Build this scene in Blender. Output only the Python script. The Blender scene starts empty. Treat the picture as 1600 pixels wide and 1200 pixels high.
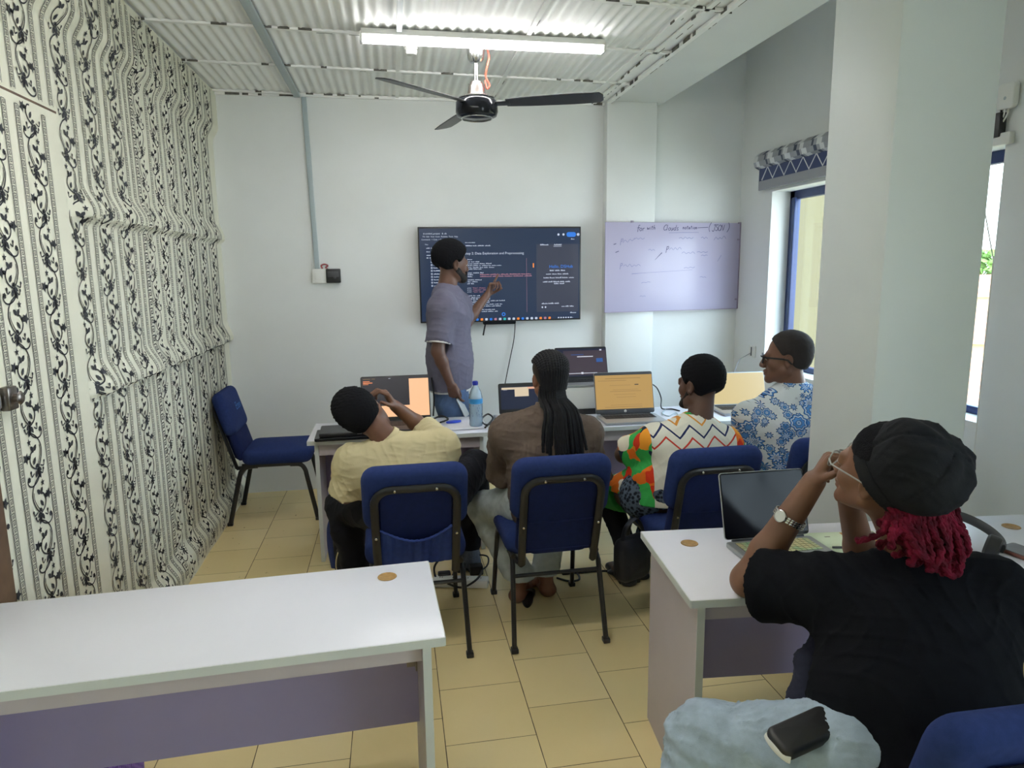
import bpy, bmesh, math, random
import numpy as np
from mathutils import Vector, Matrix

random.seed(7)
S = bpy.context.scene
COL = S.collection

# ------------------------------------------------------------------ camera
F_PX, YAW, PITCH, ROLL, CAM_H = 1065.58, 0.1693, 0.1666, -0.0122, 1.685
_fw = np.array([math.sin(YAW)*math.cos(PITCH), math.cos(YAW)*math.cos(PITCH), -math.sin(PITCH)])
_r0 = np.array([math.cos(YAW), -math.sin(YAW), 0.0])
_u0 = np.cross(_r0, _fw)
_rt = math.cos(ROLL)*_r0 + math.sin(ROLL)*_u0
_up = -math.sin(ROLL)*_r0 + math.cos(ROLL)*_u0
cam_data = bpy.data.cameras.new('camera')
cam_data.sensor_width = 36.0
cam_data.lens = F_PX*36.0/1600.0
cam_data.clip_start = 0.02
cam = bpy.data.objects.new('camera', cam_data)
COL.objects.link(cam)
cam.matrix_world = Matrix(((_rt[0], _up[0], -_fw[0], 0), (_rt[1], _up[1], -_fw[1], 0),
                           (_rt[2], _up[2], -_fw[2], CAM_H), (0, 0, 0, 1)))
S.camera = cam

def ray(u, v):
    return _fw + _rt*((u-800)/F_PX) - _up*((v-600)/F_PX)
def at(u, v, Y):                 # photo pixel -> point at depth Y
    d = ray(u, v); p = d*(Y/d[1]); return Vector((p[0], p[1], p[2]+CAM_H))
def az(u, v, z):                 # photo pixel -> point at height z
    d = ray(u, v); p = d*((z-CAM_H)/d[2]); return Vector((p[0], p[1], z))
def ax(u, v, x):                 # photo pixel -> point on plane X = x
    d = ray(u, v); p = d*(x/d[0]); return Vector((p[0], p[1], p[2]+CAM_H))

# ------------------------------------------------------------------ view, world, sun
S.view_settings.view_transform = 'Standard'
S.view_settings.look = 'None'
S.view_settings.gamma = 1.0
S.view_settings.exposure = 0.0
S.view_settings.use_curve_mapping = False
S.cycles.max_bounces = 8
S.cycles.diffuse_bounces = 5
S.cycles.glossy_bounces = 3
S.cycles.transmission_bounces = 6
S.cycles.sample_clamp_indirect = 6.0

world = bpy.data.worlds.new('overcast_sky'); S.world = world
world.use_nodes = True
wn = world.node_tree.nodes; wl = world.node_tree.links
bg = wn['Background']
tc = wn.new('ShaderNodeTexCoord'); sx = wn.new('ShaderNodeSeparateXYZ')
wl.new(tc.outputs['Generated'], sx.inputs[0])
rp = wn.new('ShaderNodeValToRGB'); wl.new(sx.outputs['Z'], rp.inputs[0])
rp.color_ramp.elements[0].position = 0.0; rp.color_ramp.elements[0].color = (.86, 0.93, 1.0, 1)
rp.color_ramp.elements[1].position = 0.6; rp.color_ramp.elements[1].color = (0.52, 0.75, 1.0, 1)
wl.new(rp.outputs[0], bg.inputs['Color'])
bg.inputs['Strength'].default_value = 11.0

sun_d = bpy.data.lights.new('sun', 'SUN'); sun_d.energy = 3.0; sun_d.angle = math.radians(8); sun_d.color = (1, .93, .8)
sun = bpy.data.objects.new('sun', sun_d); COL.objects.link(sun)
sun.rotation_euler = (math.radians(38), 0, math.radians(-160))

# ------------------------------------------------------------------ object helpers
def tag(o, label, cat, group=None):
    o['label'] = label; o['category'] = cat
    if group: o['group'] = group
    return o
def thing(name, label, cat, loc=(0, 0, 0), rz=0.0, group=None):
    o = bpy.data.objects.new(name, None); COL.objects.link(o)
    o.empty_display_size = 0.1
    o.location = loc; o.rotation_euler = (0, 0, rz)
    return tag(o, label, cat, group)
def struct(o):
    o['kind'] = 'structure'; return o

class MB:
    """collects shapes, then becomes ONE mesh object"""
    def __init__(s): s.v = []; s.f = []; s.m = []; s.sm = []
    def add(s, verts, faces, mi=0, smooth=False, M=None):
        b = len(s.v)
        if M is not None: verts = [M @ Vector(p) for p in verts]
        s.v += [tuple(p) for p in verts]
        s.f += [tuple(i+b for i in f) for f in faces]
        s.m += [mi]*len(faces); s.sm += [smooth]*len(faces)
        return s
    def box(s, c, size, mi=0, bev=0.0, M=None, seg=2):
        bm = bmesh.new(); bmesh.ops.create_cube(bm, size=1.0)
        for v in bm.verts: v.co = Vector((v.co.x*size[0], v.co.y*size[1], v.co.z*size[2]))
        if bev > 0: bmesh.ops.bevel(bm, geom=list(bm.edges), offset=bev, segments=seg, profile=0.5, affect='EDGES')
        for v in bm.verts: v.co += Vector(c)
        bm.verts.index_update()
        s.add([v.co.copy() for v in bm.verts], [[v.index for v in f.verts] for f in bm.faces], mi, bev > 0, M)
        bm.free(); return s
    def tube(s, pts, r, n=8, mi=0, cap=True, closed=False, sq=(1, 1), M=None, up=None):
        pts = [Vector(p) for p in pts]; N = len(pts)
        rr = r if isinstance(r, (list, tuple)) else [r]*N
        rings = []; nrm = None; V = []
        for i, p in enumerate(pts):
            a = pts[i-1] if (i > 0 or closed) else pts[i]
            b = pts[(i+1) % N] if (i < N-1 or closed) else pts[i]
            t = (b-a).normalized() if (b-a).length > 1e-9 else Vector((0, 0, 1))
            if nrm is None:
                ref = Vector(up) if up else (Vector((0, 0, 1)) if abs(t.z) < .9 else Vector((1, 0, 0)))
                nrm = (ref - t*ref.dot(t)).normalized()
            else:
                nrm = nrm - t*nrm.dot(t)
                nrm = nrm.normalized() if nrm.length > 1e-6 else t.orthogonal().normalized()
            bn = t.cross(nrm)
            for k in range(n):
                an = 2*math.pi*k/n
                V.append(p + nrm*(math.cos(an)*rr[i]*sq[0]) + bn*(math.sin(an)*rr[i]*sq[1]))
        Fc = []
        for i in range(N if closed else N-1):
            j = (i+1) % N
            for k in range(n):
                k2 = (k+1) % n
                Fc.append((i*n+k, i*n+k2, j*n+k2, j*n+k))
        if cap and not closed:
            Fc.append(tuple(range(n-1, -1, -1))); Fc.append(tuple((N-1)*n+k for k in range(n)))
        return s.add(V, Fc, mi, True, M)
    def lathe(s, prof, n=24, mi=0, M=None, c=(0, 0, 0), cap=True):
        V = []; Fc = []
        for (r, z) in prof:
            for k in range(n):
                a = 2*math.pi*k/n; V.append((c[0]+r*math.cos(a), c[1]+r*math.sin(a), c[2]+z))
        for i in range(len(prof)-1):
            for k in range(n):
                k2 = (k+1) % n; Fc.append((i*n+k, i*n+k2, (i+1)*n+k2, (i+1)*n+k))
        if cap:
            Fc.append(tuple(range(n-1, -1, -1))); Fc.append(tuple((len(prof)-1)*n+k for k in range(n)))
        return s.add(V, Fc, mi, True, M)
    def pillow(s, outline, t, r, M=None, mi=0, bulge=0.0, seg=4, both=False):
        """outline: ccw 2D loop in x,y; thickness t along z from -t/2..t/2; edge radius r; bulge on top face"""
        n = len(outline); cx = sum(p[0] for p in outline)/n; cy = sum(p[1] for p in outline)/n
        ins = []
        for i in range(n):
            a = Vector(outline[i-1]); b = Vector(outline[i]); c2 = Vector(outline[(i+1) % n])
            d = (c2-a); nn = Vector((-d.y, d.x)); nn = nn.normalized() if nn.length > 0 else Vector((0, 0)); ins.append(nn)
        rings = []
        for k in range(seg+1):
            a = math.pi/2*k/seg
            rings.append((r*(1-math.sin(a)), -t/2 + r*(1-math.cos(a)), 0))
        for k in range(seg+1):
            a = math.pi/2*k/seg
            rings.append((r*(1-math.cos(a)), t/2 - r*(1-math.sin(a)), 1))
        V = []; Fc = []
        for (ins_d, z, _) in rings:
            for i, p in enumerate(outline): V.append((p[0]+ins[i].x*ins_d, p[1]+ins[i].y*ins_d, z))
        R = len(rings)
        for i in range(R-1):
            for k in range(n):
                k2 = (k+1) % n; Fc.append((i*n+k, i*n+k2, (i+1)*n+k2, (i+1)*n+k))
        def cap(ring, sgn, bl):
            base = ring*n; prev = [base+k for k in range(n)]
            for q in (0.75, 0.5, 0.25):
                cur = []
                for k in range(n):
                    p = V[base+k]; w = 1-q*q
                    V.append((cx+(p[0]-cx)*q, cy+(p[1]-cy)*q, p[2]+sgn*bl*w)); cur.append(len(V)-1)
                for k in range(n):
                    k2 = (k+1) % n
                    Fc.append((prev[k], prev[k2], cur[k2], cur[k]) if sgn > 0 else (prev[k2], prev[k], cur[k], cur[k2]))
                prev = cur
            V.append((cx, cy, V[base][2]+sgn*bl)); ci = len(V)-1
            for k in range(n):
                k2 = (k+1) % n
                Fc.append((prev[k], prev[k2], ci) if sgn > 0 else (prev[k2], prev[k], ci))
        cap(R-1, 1, bulge); cap(0, -1, bulge if both else 0.0)
        return s.add(V, Fc, mi, True, M)
    def ribbon(s, pts, w, z=0.0, mi=0, M=None):
        """flat stroke in the local x,y plane at height z; w width or list"""
        N = len(pts); ww = w if isinstance(w, (list, tuple)) else [w]*N
        V = []
        for i in range(N):
            a = Vector(pts[max(i-1, 0)]); b = Vector(pts[min(i+1, N-1)]); d = b-a
            nn = Vector((-d.y, d.x)); nn = nn.normalized() if nn.length > 1e-12 else Vector((0, 1))
            p = Vector(pts[i]); q1 = p+nn*ww[i]/2; q2 = p-nn*ww[i]/2
            V += [(q1.x, q1.y, z), (q2.x, q2.y, z)]
        return s.add(V, [(2*i, 2*i+1, 2*i+3, 2*i+2) for i in range(N-1)], mi, False, M)
    def rect(s, x0, y0, x1, y1, z=0.0, mi=0, M=None):
        return s.add([(x0, y0, z), (x1, y0, z), (x1, y1, z), (x0, y1, z)], [(0, 1, 2, 3)], mi, False, M)
    def disc(s, c, r, z=0.0, n=20, mi=0, M=None, ry=None):
        ry = ry or r
        return s.add([(c[0]+r*math.cos(2*math.pi*k/n), c[1]+ry*math.sin(2*math.pi*k/n), z) for k in range(n)], [tuple(range(n))], mi, False, M)
    def build(s, name, mats, parent=None, smooth=None, weld=False):
        me = bpy.data.meshes.new(name); me.from_pydata(s.v, [], s.f)
        mats = mats if isinstance(mats, (list, tuple)) else [mats]
        for m in mats: me.materials.append(m)
        me.polygons.foreach_set('material_index', s.m)
        me.polygons.foreach_set('use_smooth', s.sm if smooth is None else [smooth]*len(s.f))
        me.update()
        try:
            me.set_sharp_from_angle(angle=math.radians(42))
        except Exception: pass
        o = bpy.data.objects.new(name, me); COL.objects.link(o)
        if parent is not None: o.parent = parent
        return o

def rrect(w, h, r, n=5, cx=0.0, cy=0.0):
    P = []
    for (sx_, sy_, a0) in ((1, 1, 0), (-1, 1, 90), (-1, -1, 180), (1, -1, 270)):
        for k in range(n+1):
            a = math.radians(a0+90*k/n)
            P.append((cx+sx_*(w/2-r)+r*math.cos(a), cy+sy_*(h/2-r)+r*math.sin(a)))
    return P
def dens(outline, m):            # densify a loop's long straight runs
    out = []
    for i, p in enumerate(outline):
        q = outline[(i+1) % len(outline)]; d = math.dist(p, q); k = max(1, int(d/m))
        for j in range(k): out.append((p[0]+(q[0]-p[0])*j/k, p[1]+(q[1]-p[1])*j/k))
    return out
def smoothline(pts, n=6):        # Catmull-Rom through points
    P = [Vector(p) for p in pts]; out = []
    for i in range(len(P)-1):
        p0 = P[max(i-1, 0)]; p1 = P[i]; p2 = P[i+1]; p3 = P[min(i+2, len(P)-1)]
        for k in range(n):
            t = k/n
            out.append(0.5*((2*p1)+(p2-p0)*t+(2*p0-5*p1+4*p2-p3)*t*t+(3*p1-p0-3*p2+p3)*t**3))
    out.append(P[-1]); return out
def text_shapes(mb, body, size, M, mi=0, align='LEFT', shear=0.0):
    cu = bpy.data.curves.new('txt', 'FONT'); cu.body = body; cu.size = size; cu.align_x = align; cu.shear = shear
    cu.resolution_u = 2
    o = bpy.data.objects.new('txt', cu); COL.objects.link(o)
    dg = bpy.context.evaluated_depsgraph_get(); me = bpy.data.meshes.new_from_object(o.evaluated_get(dg))
    mb.add([v.co.copy() for v in me.vertices], [tuple(p.vertices) for p in me.polygons], mi, False, M)
    bpy.data.objects.remove(o); bpy.data.curves.remove(cu); bpy.data.meshes.remove(me)

# ------------------------------------------------------------------ materials
def mat(name, col, rough=0.5, metal=0.0, spec=0.5, em=None, es=0.0, noise=0.0, nscale=20.0, bump=0.0, bscale=200.0, coat=0.0, sheen=0.0, trans=0.0):
    m = bpy.data.materials.new(name); m.use_nodes = True
    nt = m.node_tree; b = nt.nodes['Principled BSDF']
    c = (col[0], col[1], col[2], 1)
    b.inputs['Base Color'].default_value = c
    b.inputs['Roughness'].default_value = rough; b.inputs['Metallic'].default_value = metal
    b.inputs['Specular IOR Level'].default_value = spec
    if coat: b.inputs['Coat Weight'].default_value = coat
    if sheen: b.inputs['Sheen Weight'].default_value = sheen
    if trans: b.inputs['Transmission Weight'].default_value = trans
    if em: b.inputs['Emission Color'].default_value = (em[0], em[1], em[2], 1); b.inputs['Emission Strength'].default_value = es
    if noise or bump:
        tc = nt.nodes.new('ShaderNodeTexCoord')
    if noise:
        nz = nt.nodes.new('ShaderNodeTexNoise'); nz.inputs['Scale'].default_value = nscale; nz.inputs['Detail'].default_value = 4
        nt.links.new(tc.outputs['Object'], nz.inputs['Vector'])
        r = nt.nodes.new('ShaderNodeValToRGB')
        r.color_ramp.elements[0].position = 0.3; r.color_ramp.elements[1].position = 0.7
        r.color_ramp.elements[0].color = tuple(max(0, x*(1-noise)) for x in col)+(1,)
        r.color_ramp.elements[1].color = tuple(min(1, x*(1+noise)) for x in col)+(1,)
        nt.links.new(nz.outputs[0], r.inputs[0]); nt.links.new(r.outputs[0], b.inputs['Base Color'])
    if bump:
        nb = nt.nodes.new('ShaderNodeTexNoise'); nb.inputs['Scale'].default_value = bscale; nb.inputs['Detail'].default_value = 3
        nt.links.new(tc.outputs['Object'], nb.inputs['Vector'])
        bp = nt.nodes.new('ShaderNodeBump'); bp.inputs['Strength'].default_value = bump; bp.inputs['Distance'].default_value = 0.004
        nt.links.new(nb.outputs[0], bp.inputs['Height']); nt.links.new(bp.outputs[0], b.inputs['Normal'])
    return m
def lin(r, g, b):                # sRGB 0..255 -> linear
    f = lambda x: (x/255/12.92 if x <= 10 else ((x/255+.055)/1.055)**2.4)
    return (f(r), f(g), f(b))

class NT:                        # tiny node helper for patterned materials
    def __init__(s, m): s.nt = m.node_tree; s.b = s.nt.nodes['Principled BSDF']
    def n(s, t, **k):
        x = s.nt.nodes.new(t)
        for a, v in k.items():
            try: setattr(x, a, v)
            except Exception: x.inputs[a].default_value = v
        return x
    def l(s, a, b): s.nt.links.new(a, b)
    def math(s, op, a, b=None, c=None):
        x = s.nt.nodes.new('ShaderNodeMath'); x.operation = op
        for i, q in enumerate((a, b, c)):
            if q is None: continue
            if isinstance(q, (int, float)): x.inputs[i].default_value = q
            else: s.l(q, x.inputs[i])
        return x.outputs[0]
    def mix(s, fac, a, b):
        x = s.nt.nodes.new('ShaderNodeMix'); x.data_type = 'RGBA'
        if isinstance(fac, (int, float)): x.inputs[0].default_value = fac
        else: s.l(fac, x.inputs[0])
        for i, q in ((6, a), (7, b)):
            if isinstance(q, tuple): x.inputs[i].default_value = q+(1,) if len(q) == 3 else q
            else: s.l(q, x.inputs[i])
        return x.outputs[2]

M_ = {}
M_['wall'] = mat('white_wall_paint', lin(226, 228, 227), .55, noise=.02, nscale=3, bump=.05, bscale=60)
M_['pillar'] = mat('pillar_paint', lin(212, 218, 218), .5, noise=.02, nscale=3, bump=.08, bscale=40)
M_['black_metal'] = mat('black_powder_coat', (.012, .012, .014), .35)
M_['steel'] = mat('polished_steel', (.6, .6, .6), .22, 1.0)
M_['chrome_dark'] = mat('dark_chrome', (.25, .22, .2), .3, 1.0)
M_['blue'] = mat('blue_upholstery', lin(40, 54, 102), .92, spec=.15, noise=.1, nscale=60, bump=.25, bscale=500)
M_['pocket'] = mat('blue_pocket_cloth', lin(46, 64, 128), .8, spec=.25, noise=.1, nscale=40, bump=.25, bscale=300)
M_['blue_back'] = mat('blue_back_cloth', lin(31, 41, 84), .9, spec=.15, noise=.08, nscale=40, bump=.2, bscale=400)
M_['desk_white'] = mat('white_laminate', lin(225, 224, 232), .28, noise=.012, nscale=5)
M_['desk_edge'] = mat('pale_edge_band', lin(205, 208, 206), .4)
M_['desk_lilac'] = mat('lilac_laminate', lin(188, 178, 184), .4, noise=.03, nscale=6)
M_['desk_purple'] = mat('grey_purple_board', lin(150, 140, 176), .45, noise=.03, nscale=5)
M_['cork'] = mat('brown_grommet', lin(158, 122, 70), .7, noise=.2, nscale=80)
M_['black_plastic'] = mat('black_plastic', (.012, .012, .014), .4)
M_['black_gloss'] = mat('black_gloss', (.008, .009, .012), .15, spec=.25)
M_['dark_grey'] = mat('dark_grey_plastic', (.05, .052, .058), .45)
M_['silver'] = mat('silver_aluminium', lin(175, 177, 178), .35, .6)
M_['white_plastic'] = mat('white_plastic', lin(225, 225, 220), .4)
M_['grey_pvc'] = mat('grey_blue_pvc', lin(168, 180, 184), .45)
M_['cable'] = mat('black_cable', (.01, .01, .011), .5)
M_['red_wire'] = mat('red_wire', lin(205, 75, 55), .5)
M_['paper'] = mat('white_paper', lin(232, 230, 236), .7)
M_['navy'] = mat('navy_aluminium', lin(28, 48, 96), .4, noise=.1, nscale=30)
M_['wood'] = mat('dark_brown_wood', lin(98, 76, 60), .6, noise=.25, nscale=14)
M_['ink'] = mat('marker_ink', lin(62, 58, 100), .6)
M_['ink_faint'] = mat('faded_marker_ink', lin(128, 128, 172), .6)
M_['print_black'] = mat('wallpaper_print', lin(40, 42, 48), .6)
# ================================================================== THE ROOM
XL, XR, YB, HC, YF = -1.221, 2.83, 5.348, 2.936, -2.6
TS, TX, TY_E, TY_O = 0.33333, 0.1199, 0.2100, 0.0333

# floor: cream tiles in staggered rows
mf = mat('cream_floor_tiles', lin(192, 172, 118), .22); q = NT(mf)
g = q.n('ShaderNodeNewGeometry'); sp = q.n('ShaderNodeSeparateXYZ'); q.l(g.outputs['Position'], sp.inputs[0])
cx = q.math('DIVIDE', q.math('SUBTRACT', sp.outputs[0], TX), TS)
ci = q.math('FLOOR', cx)
odd = q.math('ABSOLUTE', q.math('SUBTRACT', q.math('MULTIPLY', q.math('FRACT', q.math('MULTIPLY', ci, .5)), 2.0), 0.0))
yo = q.math('ADD', TY_E, q.math('MULTIPLY', odd, TY_O-TY_E))
cy = q.math('DIVIDE', q.math('SUBTRACT', sp.outputs[1], yo), TS)
def edge(x):
    fr = q.math('FRACT', x); return q.math('MINIMUM', fr, q.math('SUBTRACT', 1.0, fr))
wob = q.n('ShaderNodeTexNoise'); wob.inputs['Scale'].default_value = 9; q.l(g.outputs['Position'], wob.inputs['Vector'])
em_ = q.math('MINIMUM', edge(cx), q.math('MULTIPLY', edge(cy), 1.35))
gr = q.math('LESS_THAN', em_, q.math('ADD', 0.0025, q.math('MULTIPLY', wob.outputs[0], 0.0055)))
cmb = q.n('ShaderNodeCombineXYZ'); q.l(ci, cmb.inputs[0]); q.l(q.math('FLOOR', cy), cmb.inputs[1])
wnz = q.n('ShaderNodeTexWhiteNoise'); q.l(cmb.outputs[0], wnz.inputs['Vector'])
nz = q.n('ShaderNodeTexNoise'); nz.inputs['Scale'].default_value = 2.3; nz.inputs['Detail'].default_value = 6; q.l(g.outputs['Position'], nz.inputs['Vector'])
base = q.mix(wnz.outputs['Value'], lin(230, 208, 154), lin(240, 220, 168))
base = q.mix(q.math('MULTIPLY', nz.outputs[0], .5), base, lin(218, 194, 140))
nz2 = q.n('ShaderNodeTexNoise'); nz2.inputs['Scale'].default_value = 28; nz2.inputs['Detail'].default_value = 6; q.l(g.outputs['Position'], nz2.inputs['Vector'])
sxl = q.math('LESS_THAN', sp.outputs[0], -0.72)           # scuffs by the papered wall
dirt = q.math('MULTIPLY', q.math('GREATER_THAN', nz2.outputs[0], .70), q.math('MULTIPLY', sxl, .55))
base = q.mix(dirt, base, lin(110, 84, 52))
col_ = q.mix(gr, base, lin(92, 74, 46)); q.l(col_, q.b.inputs['Base Color'])
q.l(q.math('ADD', .2, q.math('MULTIPLY', gr, .6)), q.b.inputs['Roughness'])
bp = q.n('ShaderNodeBump'); bp.inputs['Strength'].default_value = .4; bp.inputs['Distance'].default_value = .002
q.l(q.math('SUBTRACT', 1.0, gr), bp.inputs['Height']); q.l(bp.outputs[0], q.b.inputs['Normal'])
struct(MB().box(((XL+XR)/2, (YB+YF)/2, -.05), (XR-XL+.6, YB-YF+.6, .1)).build('floor', mf))

# back wall with the pilaster, plain front wall behind the photographer
struct(MB().box(((XL+XR)/2, YB+.1, 1.75), (XR-XL+.4, .2, 3.5)).build('wall_back', M_['wall']))
struct(MB().box((1.86, 5.305, 1.47), (.40, .10, 2.94), bev=.006).build('trim_1', M_['wall']))
w = MB()
w.box(((XL+XR)/2, YF-.1, .45), (XR-XL+.4, .2, .9)); w.box(((XL+XR)/2, YF-.1, 2.95), (XR-XL+.4, .2, 1.1))
w.box(((XL+XR)/2, YF-.1, 1.65), (XR-XL+.4, .2, 1.5))
struct(w.build('wall_front', M_['wall']))

# right wall with its window opening
WY0, WY1, WZ0, WZ1 = 2.868, 4.87, .905, 2.236
w = MB(); T = .22
W2A, W2B = -2.3, .1          # added window, unseen behind the camera, lets in extra daylight
w.box((XR+T/2, (YF+W2A)/2, 1.75), (T, W2A-YF, 3.5)); w.box((XR+T/2, (W2B+WY0)/2, 1.75), (T, WY0-W2B, 3.5)); w.box((XR+T/2, (W2A+W2B)/2, WZ0/2), (T, W2B-W2A, WZ0)); w.box((XR+T/2, (W2A+W2B)/2, (WZ1+3.5)/2), (T, W2B-W2A, 3.5-WZ1))
w.box((XR+T/2, (WY1+YB+.2)/2, 1.75), (T, YB+.2-WY1, 3.5))
w.box((XR+T/2, (WY0+WY1)/2, WZ0/2), (T, WY1-WY0, WZ0)); w.box((XR+T/2, (WY0+WY1)/2, (WZ1+3.5)/2), (T, WY1-WY0, 3.5-WZ1))
struct(w.build('wall_right', M_['wall']))

# window: navy frame, mullion, pane
mg = bpy.data.materials.new('clear_glass'); mg.use_nodes = True
nt = mg.node_tree; nt.nodes.remove(nt.nodes['Principled BSDF'])
tr = nt.nodes.new('ShaderNodeBsdfTransparent'); tr.inputs[0].default_value = (.93, .96, .95, 1)
gl = nt.nodes.new('ShaderNodeBsdfGlossy'); gl.inputs['Roughness'].default_value = .02
mx = nt.nodes.new('ShaderNodeMixShader'); mx.inputs[0].default_value = .06
nt.links.new(tr.outputs[0], mx.inputs[1]); nt.links.new(gl.outputs[0], mx.inputs[2]); nt.links.new(mx.outputs[0], nt.nodes['Material Output'].inputs[0])
FX = XR+.175
w = MB()
for (c, s_) in (((FX, WY1-.03, (WZ0+WZ1)/2), (.05, .06, WZ1-WZ0)), ((FX, WY0+.03, (WZ0+WZ1)/2), (.05, .06, WZ1-WZ0)),
               ((FX, (WY0+WY1)/2, WZ1-.03), (.05, WY1-WY0, .06)), ((FX, (WY0+WY1)/2, WZ0+.02), (.05, WY1-WY0, .04)),
               ((FX, (WY0+WY1)/2, (WZ0+WZ1)/2), (.04, .05, WZ1-WZ0-.1)), ((FX-.035, WY1-.075, (WZ0+WZ1)/2), (.02, .04, WZ1-WZ0-.1))):
    w.box(c, s_, bev=.004)
win = struct(w.build('window_1', M_['navy']))
MB().box((FX+.005, (WY0+WY1)/2, (WZ0+WZ1)/2), (.005, WY1-WY0-.1, WZ1-WZ0-.1)).build('pane', mg, win)

w = MB()
for (c, s_) in (((FX, W2B-.03, (WZ0+WZ1)/2), (.05, .06, WZ1-WZ0)), ((FX, W2A+.03, (WZ0+WZ1)/2), (.05, .06, WZ1-WZ0)), ((FX, (W2A+W2B)/2, WZ1-.03), (.05, W2B-W2A, .06)), ((FX, (W2A+W2B)/2, WZ0+.02), (.05, W2B-W2A, .04)), ((FX, (W2A+W2B)/2, (WZ0+WZ1)/2), (.04, .05, WZ1-WZ0-.1))): w.box(c, s_, bev=.004)
win2 = struct(w.build('window_added', M_['navy']))  # frame of the added, unseen window
MB().box((FX+.005, (W2A+W2B)/2, (WZ0+WZ1)/2), (.005, W2B-W2A-.1, WZ1-WZ0-.1)).build('pane', mg, win2)

# downstand beam, pillar, strips of plain ceiling
struct(MB().box((1.905, (YB+YF)/2, 3.2), (.42, YB-YF, .53), bev=.006).build('trim_2', M_['wall']))
struct(MB().box((1.918, 2.382, 1.47), (.402, .372, 2.936), bev=.008).build('trim_3', M_['pillar']))

# ceiling: corrugated white sheets over battens; higher plain slab by the window
mcei = mat('white_corrugated_sheet', lin(250, 250, 248), .5, noise=.05, nscale=4)
mdirt = mat('grimy_joint', lin(96, 94, 88), .8, noise=.4, nscale=40)
w = MB(); n0 = int((1.695-XL)/.056*8)
xs = [XL+i*(1.695-XL)/n0 for i in range(n0+1)]
V = []
for yy in (YF, YB):
    for x in xs:
        fl = 1.0 if x < 1.5 else 0.0
        V.append((x, yy, HC+.006+.006*math.cos(2*math.pi*x/.056)*fl))
w.add(V, [(i+1, i, n0+1+i, n0+2+i) for i in range(n0)], 0, True)
def seam(a, b, wd, zt, dirty):
    d = Vector((b[0]-a[0], b[1]-a[1], 0)); L = d.length; ang = math.atan2(d.y, d.x)
    Mx = Matrix.Translation(((a[0]+b[0])/2, (a[1]+b[1])/2, HC-zt/2+.004)) @ Matrix.Rotation(ang, 4, 'Z')
    w.box((0, 0, 0), (L, wd, zt), 0, M=Mx)
    if dirty:
        k = 0.0
        while k < L:
            l_ = random.uniform(.015, .10)
            if random.random() < dirty:
                w.box((-L/2+k+l_/2, (wd/2+.002)*random.choice((-1, -1, 1)), -.001), (l_, random.uniform(.002, .005), zt), 1, M=Mx)
            k += l_+random.uniform(.005, .10)
for k in range(-9, 3):
    y0 = 3.975+k*.68
    seam((XL, y0-.07), (1.69, y0+.10), .028, .012, .55)
seam((XL, YB-.01), (1.69, YB-.01), .03, .02, .35)
for x in (-1.205, -.62, .083, .775, 1.49): seam((x, YF), (x, YB), .024, .011, .25 if x > 1 else .12)
seam((1.575, YF), (1.575, YB), .03, .012, .8); seam((1.675, YF), (1.675, YB), .03, .02, .9)
w.box(((XR+2.1)/2, (YB+YF)/2, 3.47), (XR-2.1+.4, YB-YF+.4, .1))
w.box(((XL+1.7)/2, (YB+YF)/2, 3.05), (1.7-XL+.3, YB-YF+.4, .12))
struct(w.build('ceiling', [mcei, mdirt]))

# ------------------------------------------------------------------ papered left wall
DY0, DY1, DZ = 2.22, 2.945, 2.285
def sstep(a, b, x):
    t = min(1, max(0, (x-a)/(b-a))); return t*t*(3-2*t)
def bump(y, z):
    f = .05*sstep(.20, .09, z) + .042*sstep(2.60, 2.70, z)
    k = sstep(2.95, 3.06, y)
    wv = 1+.15*math.sin(y*9)+.1*math.sin(y*23)
    f += k*.042*wv*sstep(1.185, 1.20, z)*sstep(1.34, 1.215, z)
    f += k*.036*wv*sstep(1.885, 1.92, z)*sstep(2.05, 1.94, z)
    if y < DY1 and z < 2.4: f = 0
    return f + .0018*math.sin(y*13+z*5)*k
mpap = mat('cream_wallpaper', lin(226, 224, 206), .6, noise=.03, nscale=2.5)
def paper_base(mb, y0, y1, z0, z1, dx, dy=.05, dz=.012):
    ny = max(1, round((y1-y0)/dy)); nz_ = max(1, round((z1-z0)/dz)); V = []
    for i in range(ny+1):
        for j in range(nz_+1):
            y = y0+(y1-y0)*i/ny; z = z0+(z1-z0)*j/nz_; V.append((XL+dx+bump(y, z), y, z))
    mb.add(V, [(i*(nz_+1)+j, (i+1)*(nz_+1)+j, (i+1)*(nz_+1)+j+1, i*(nz_+1)+j+1) for i in range(ny) for j in range(nz_)], 0, True)
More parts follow.
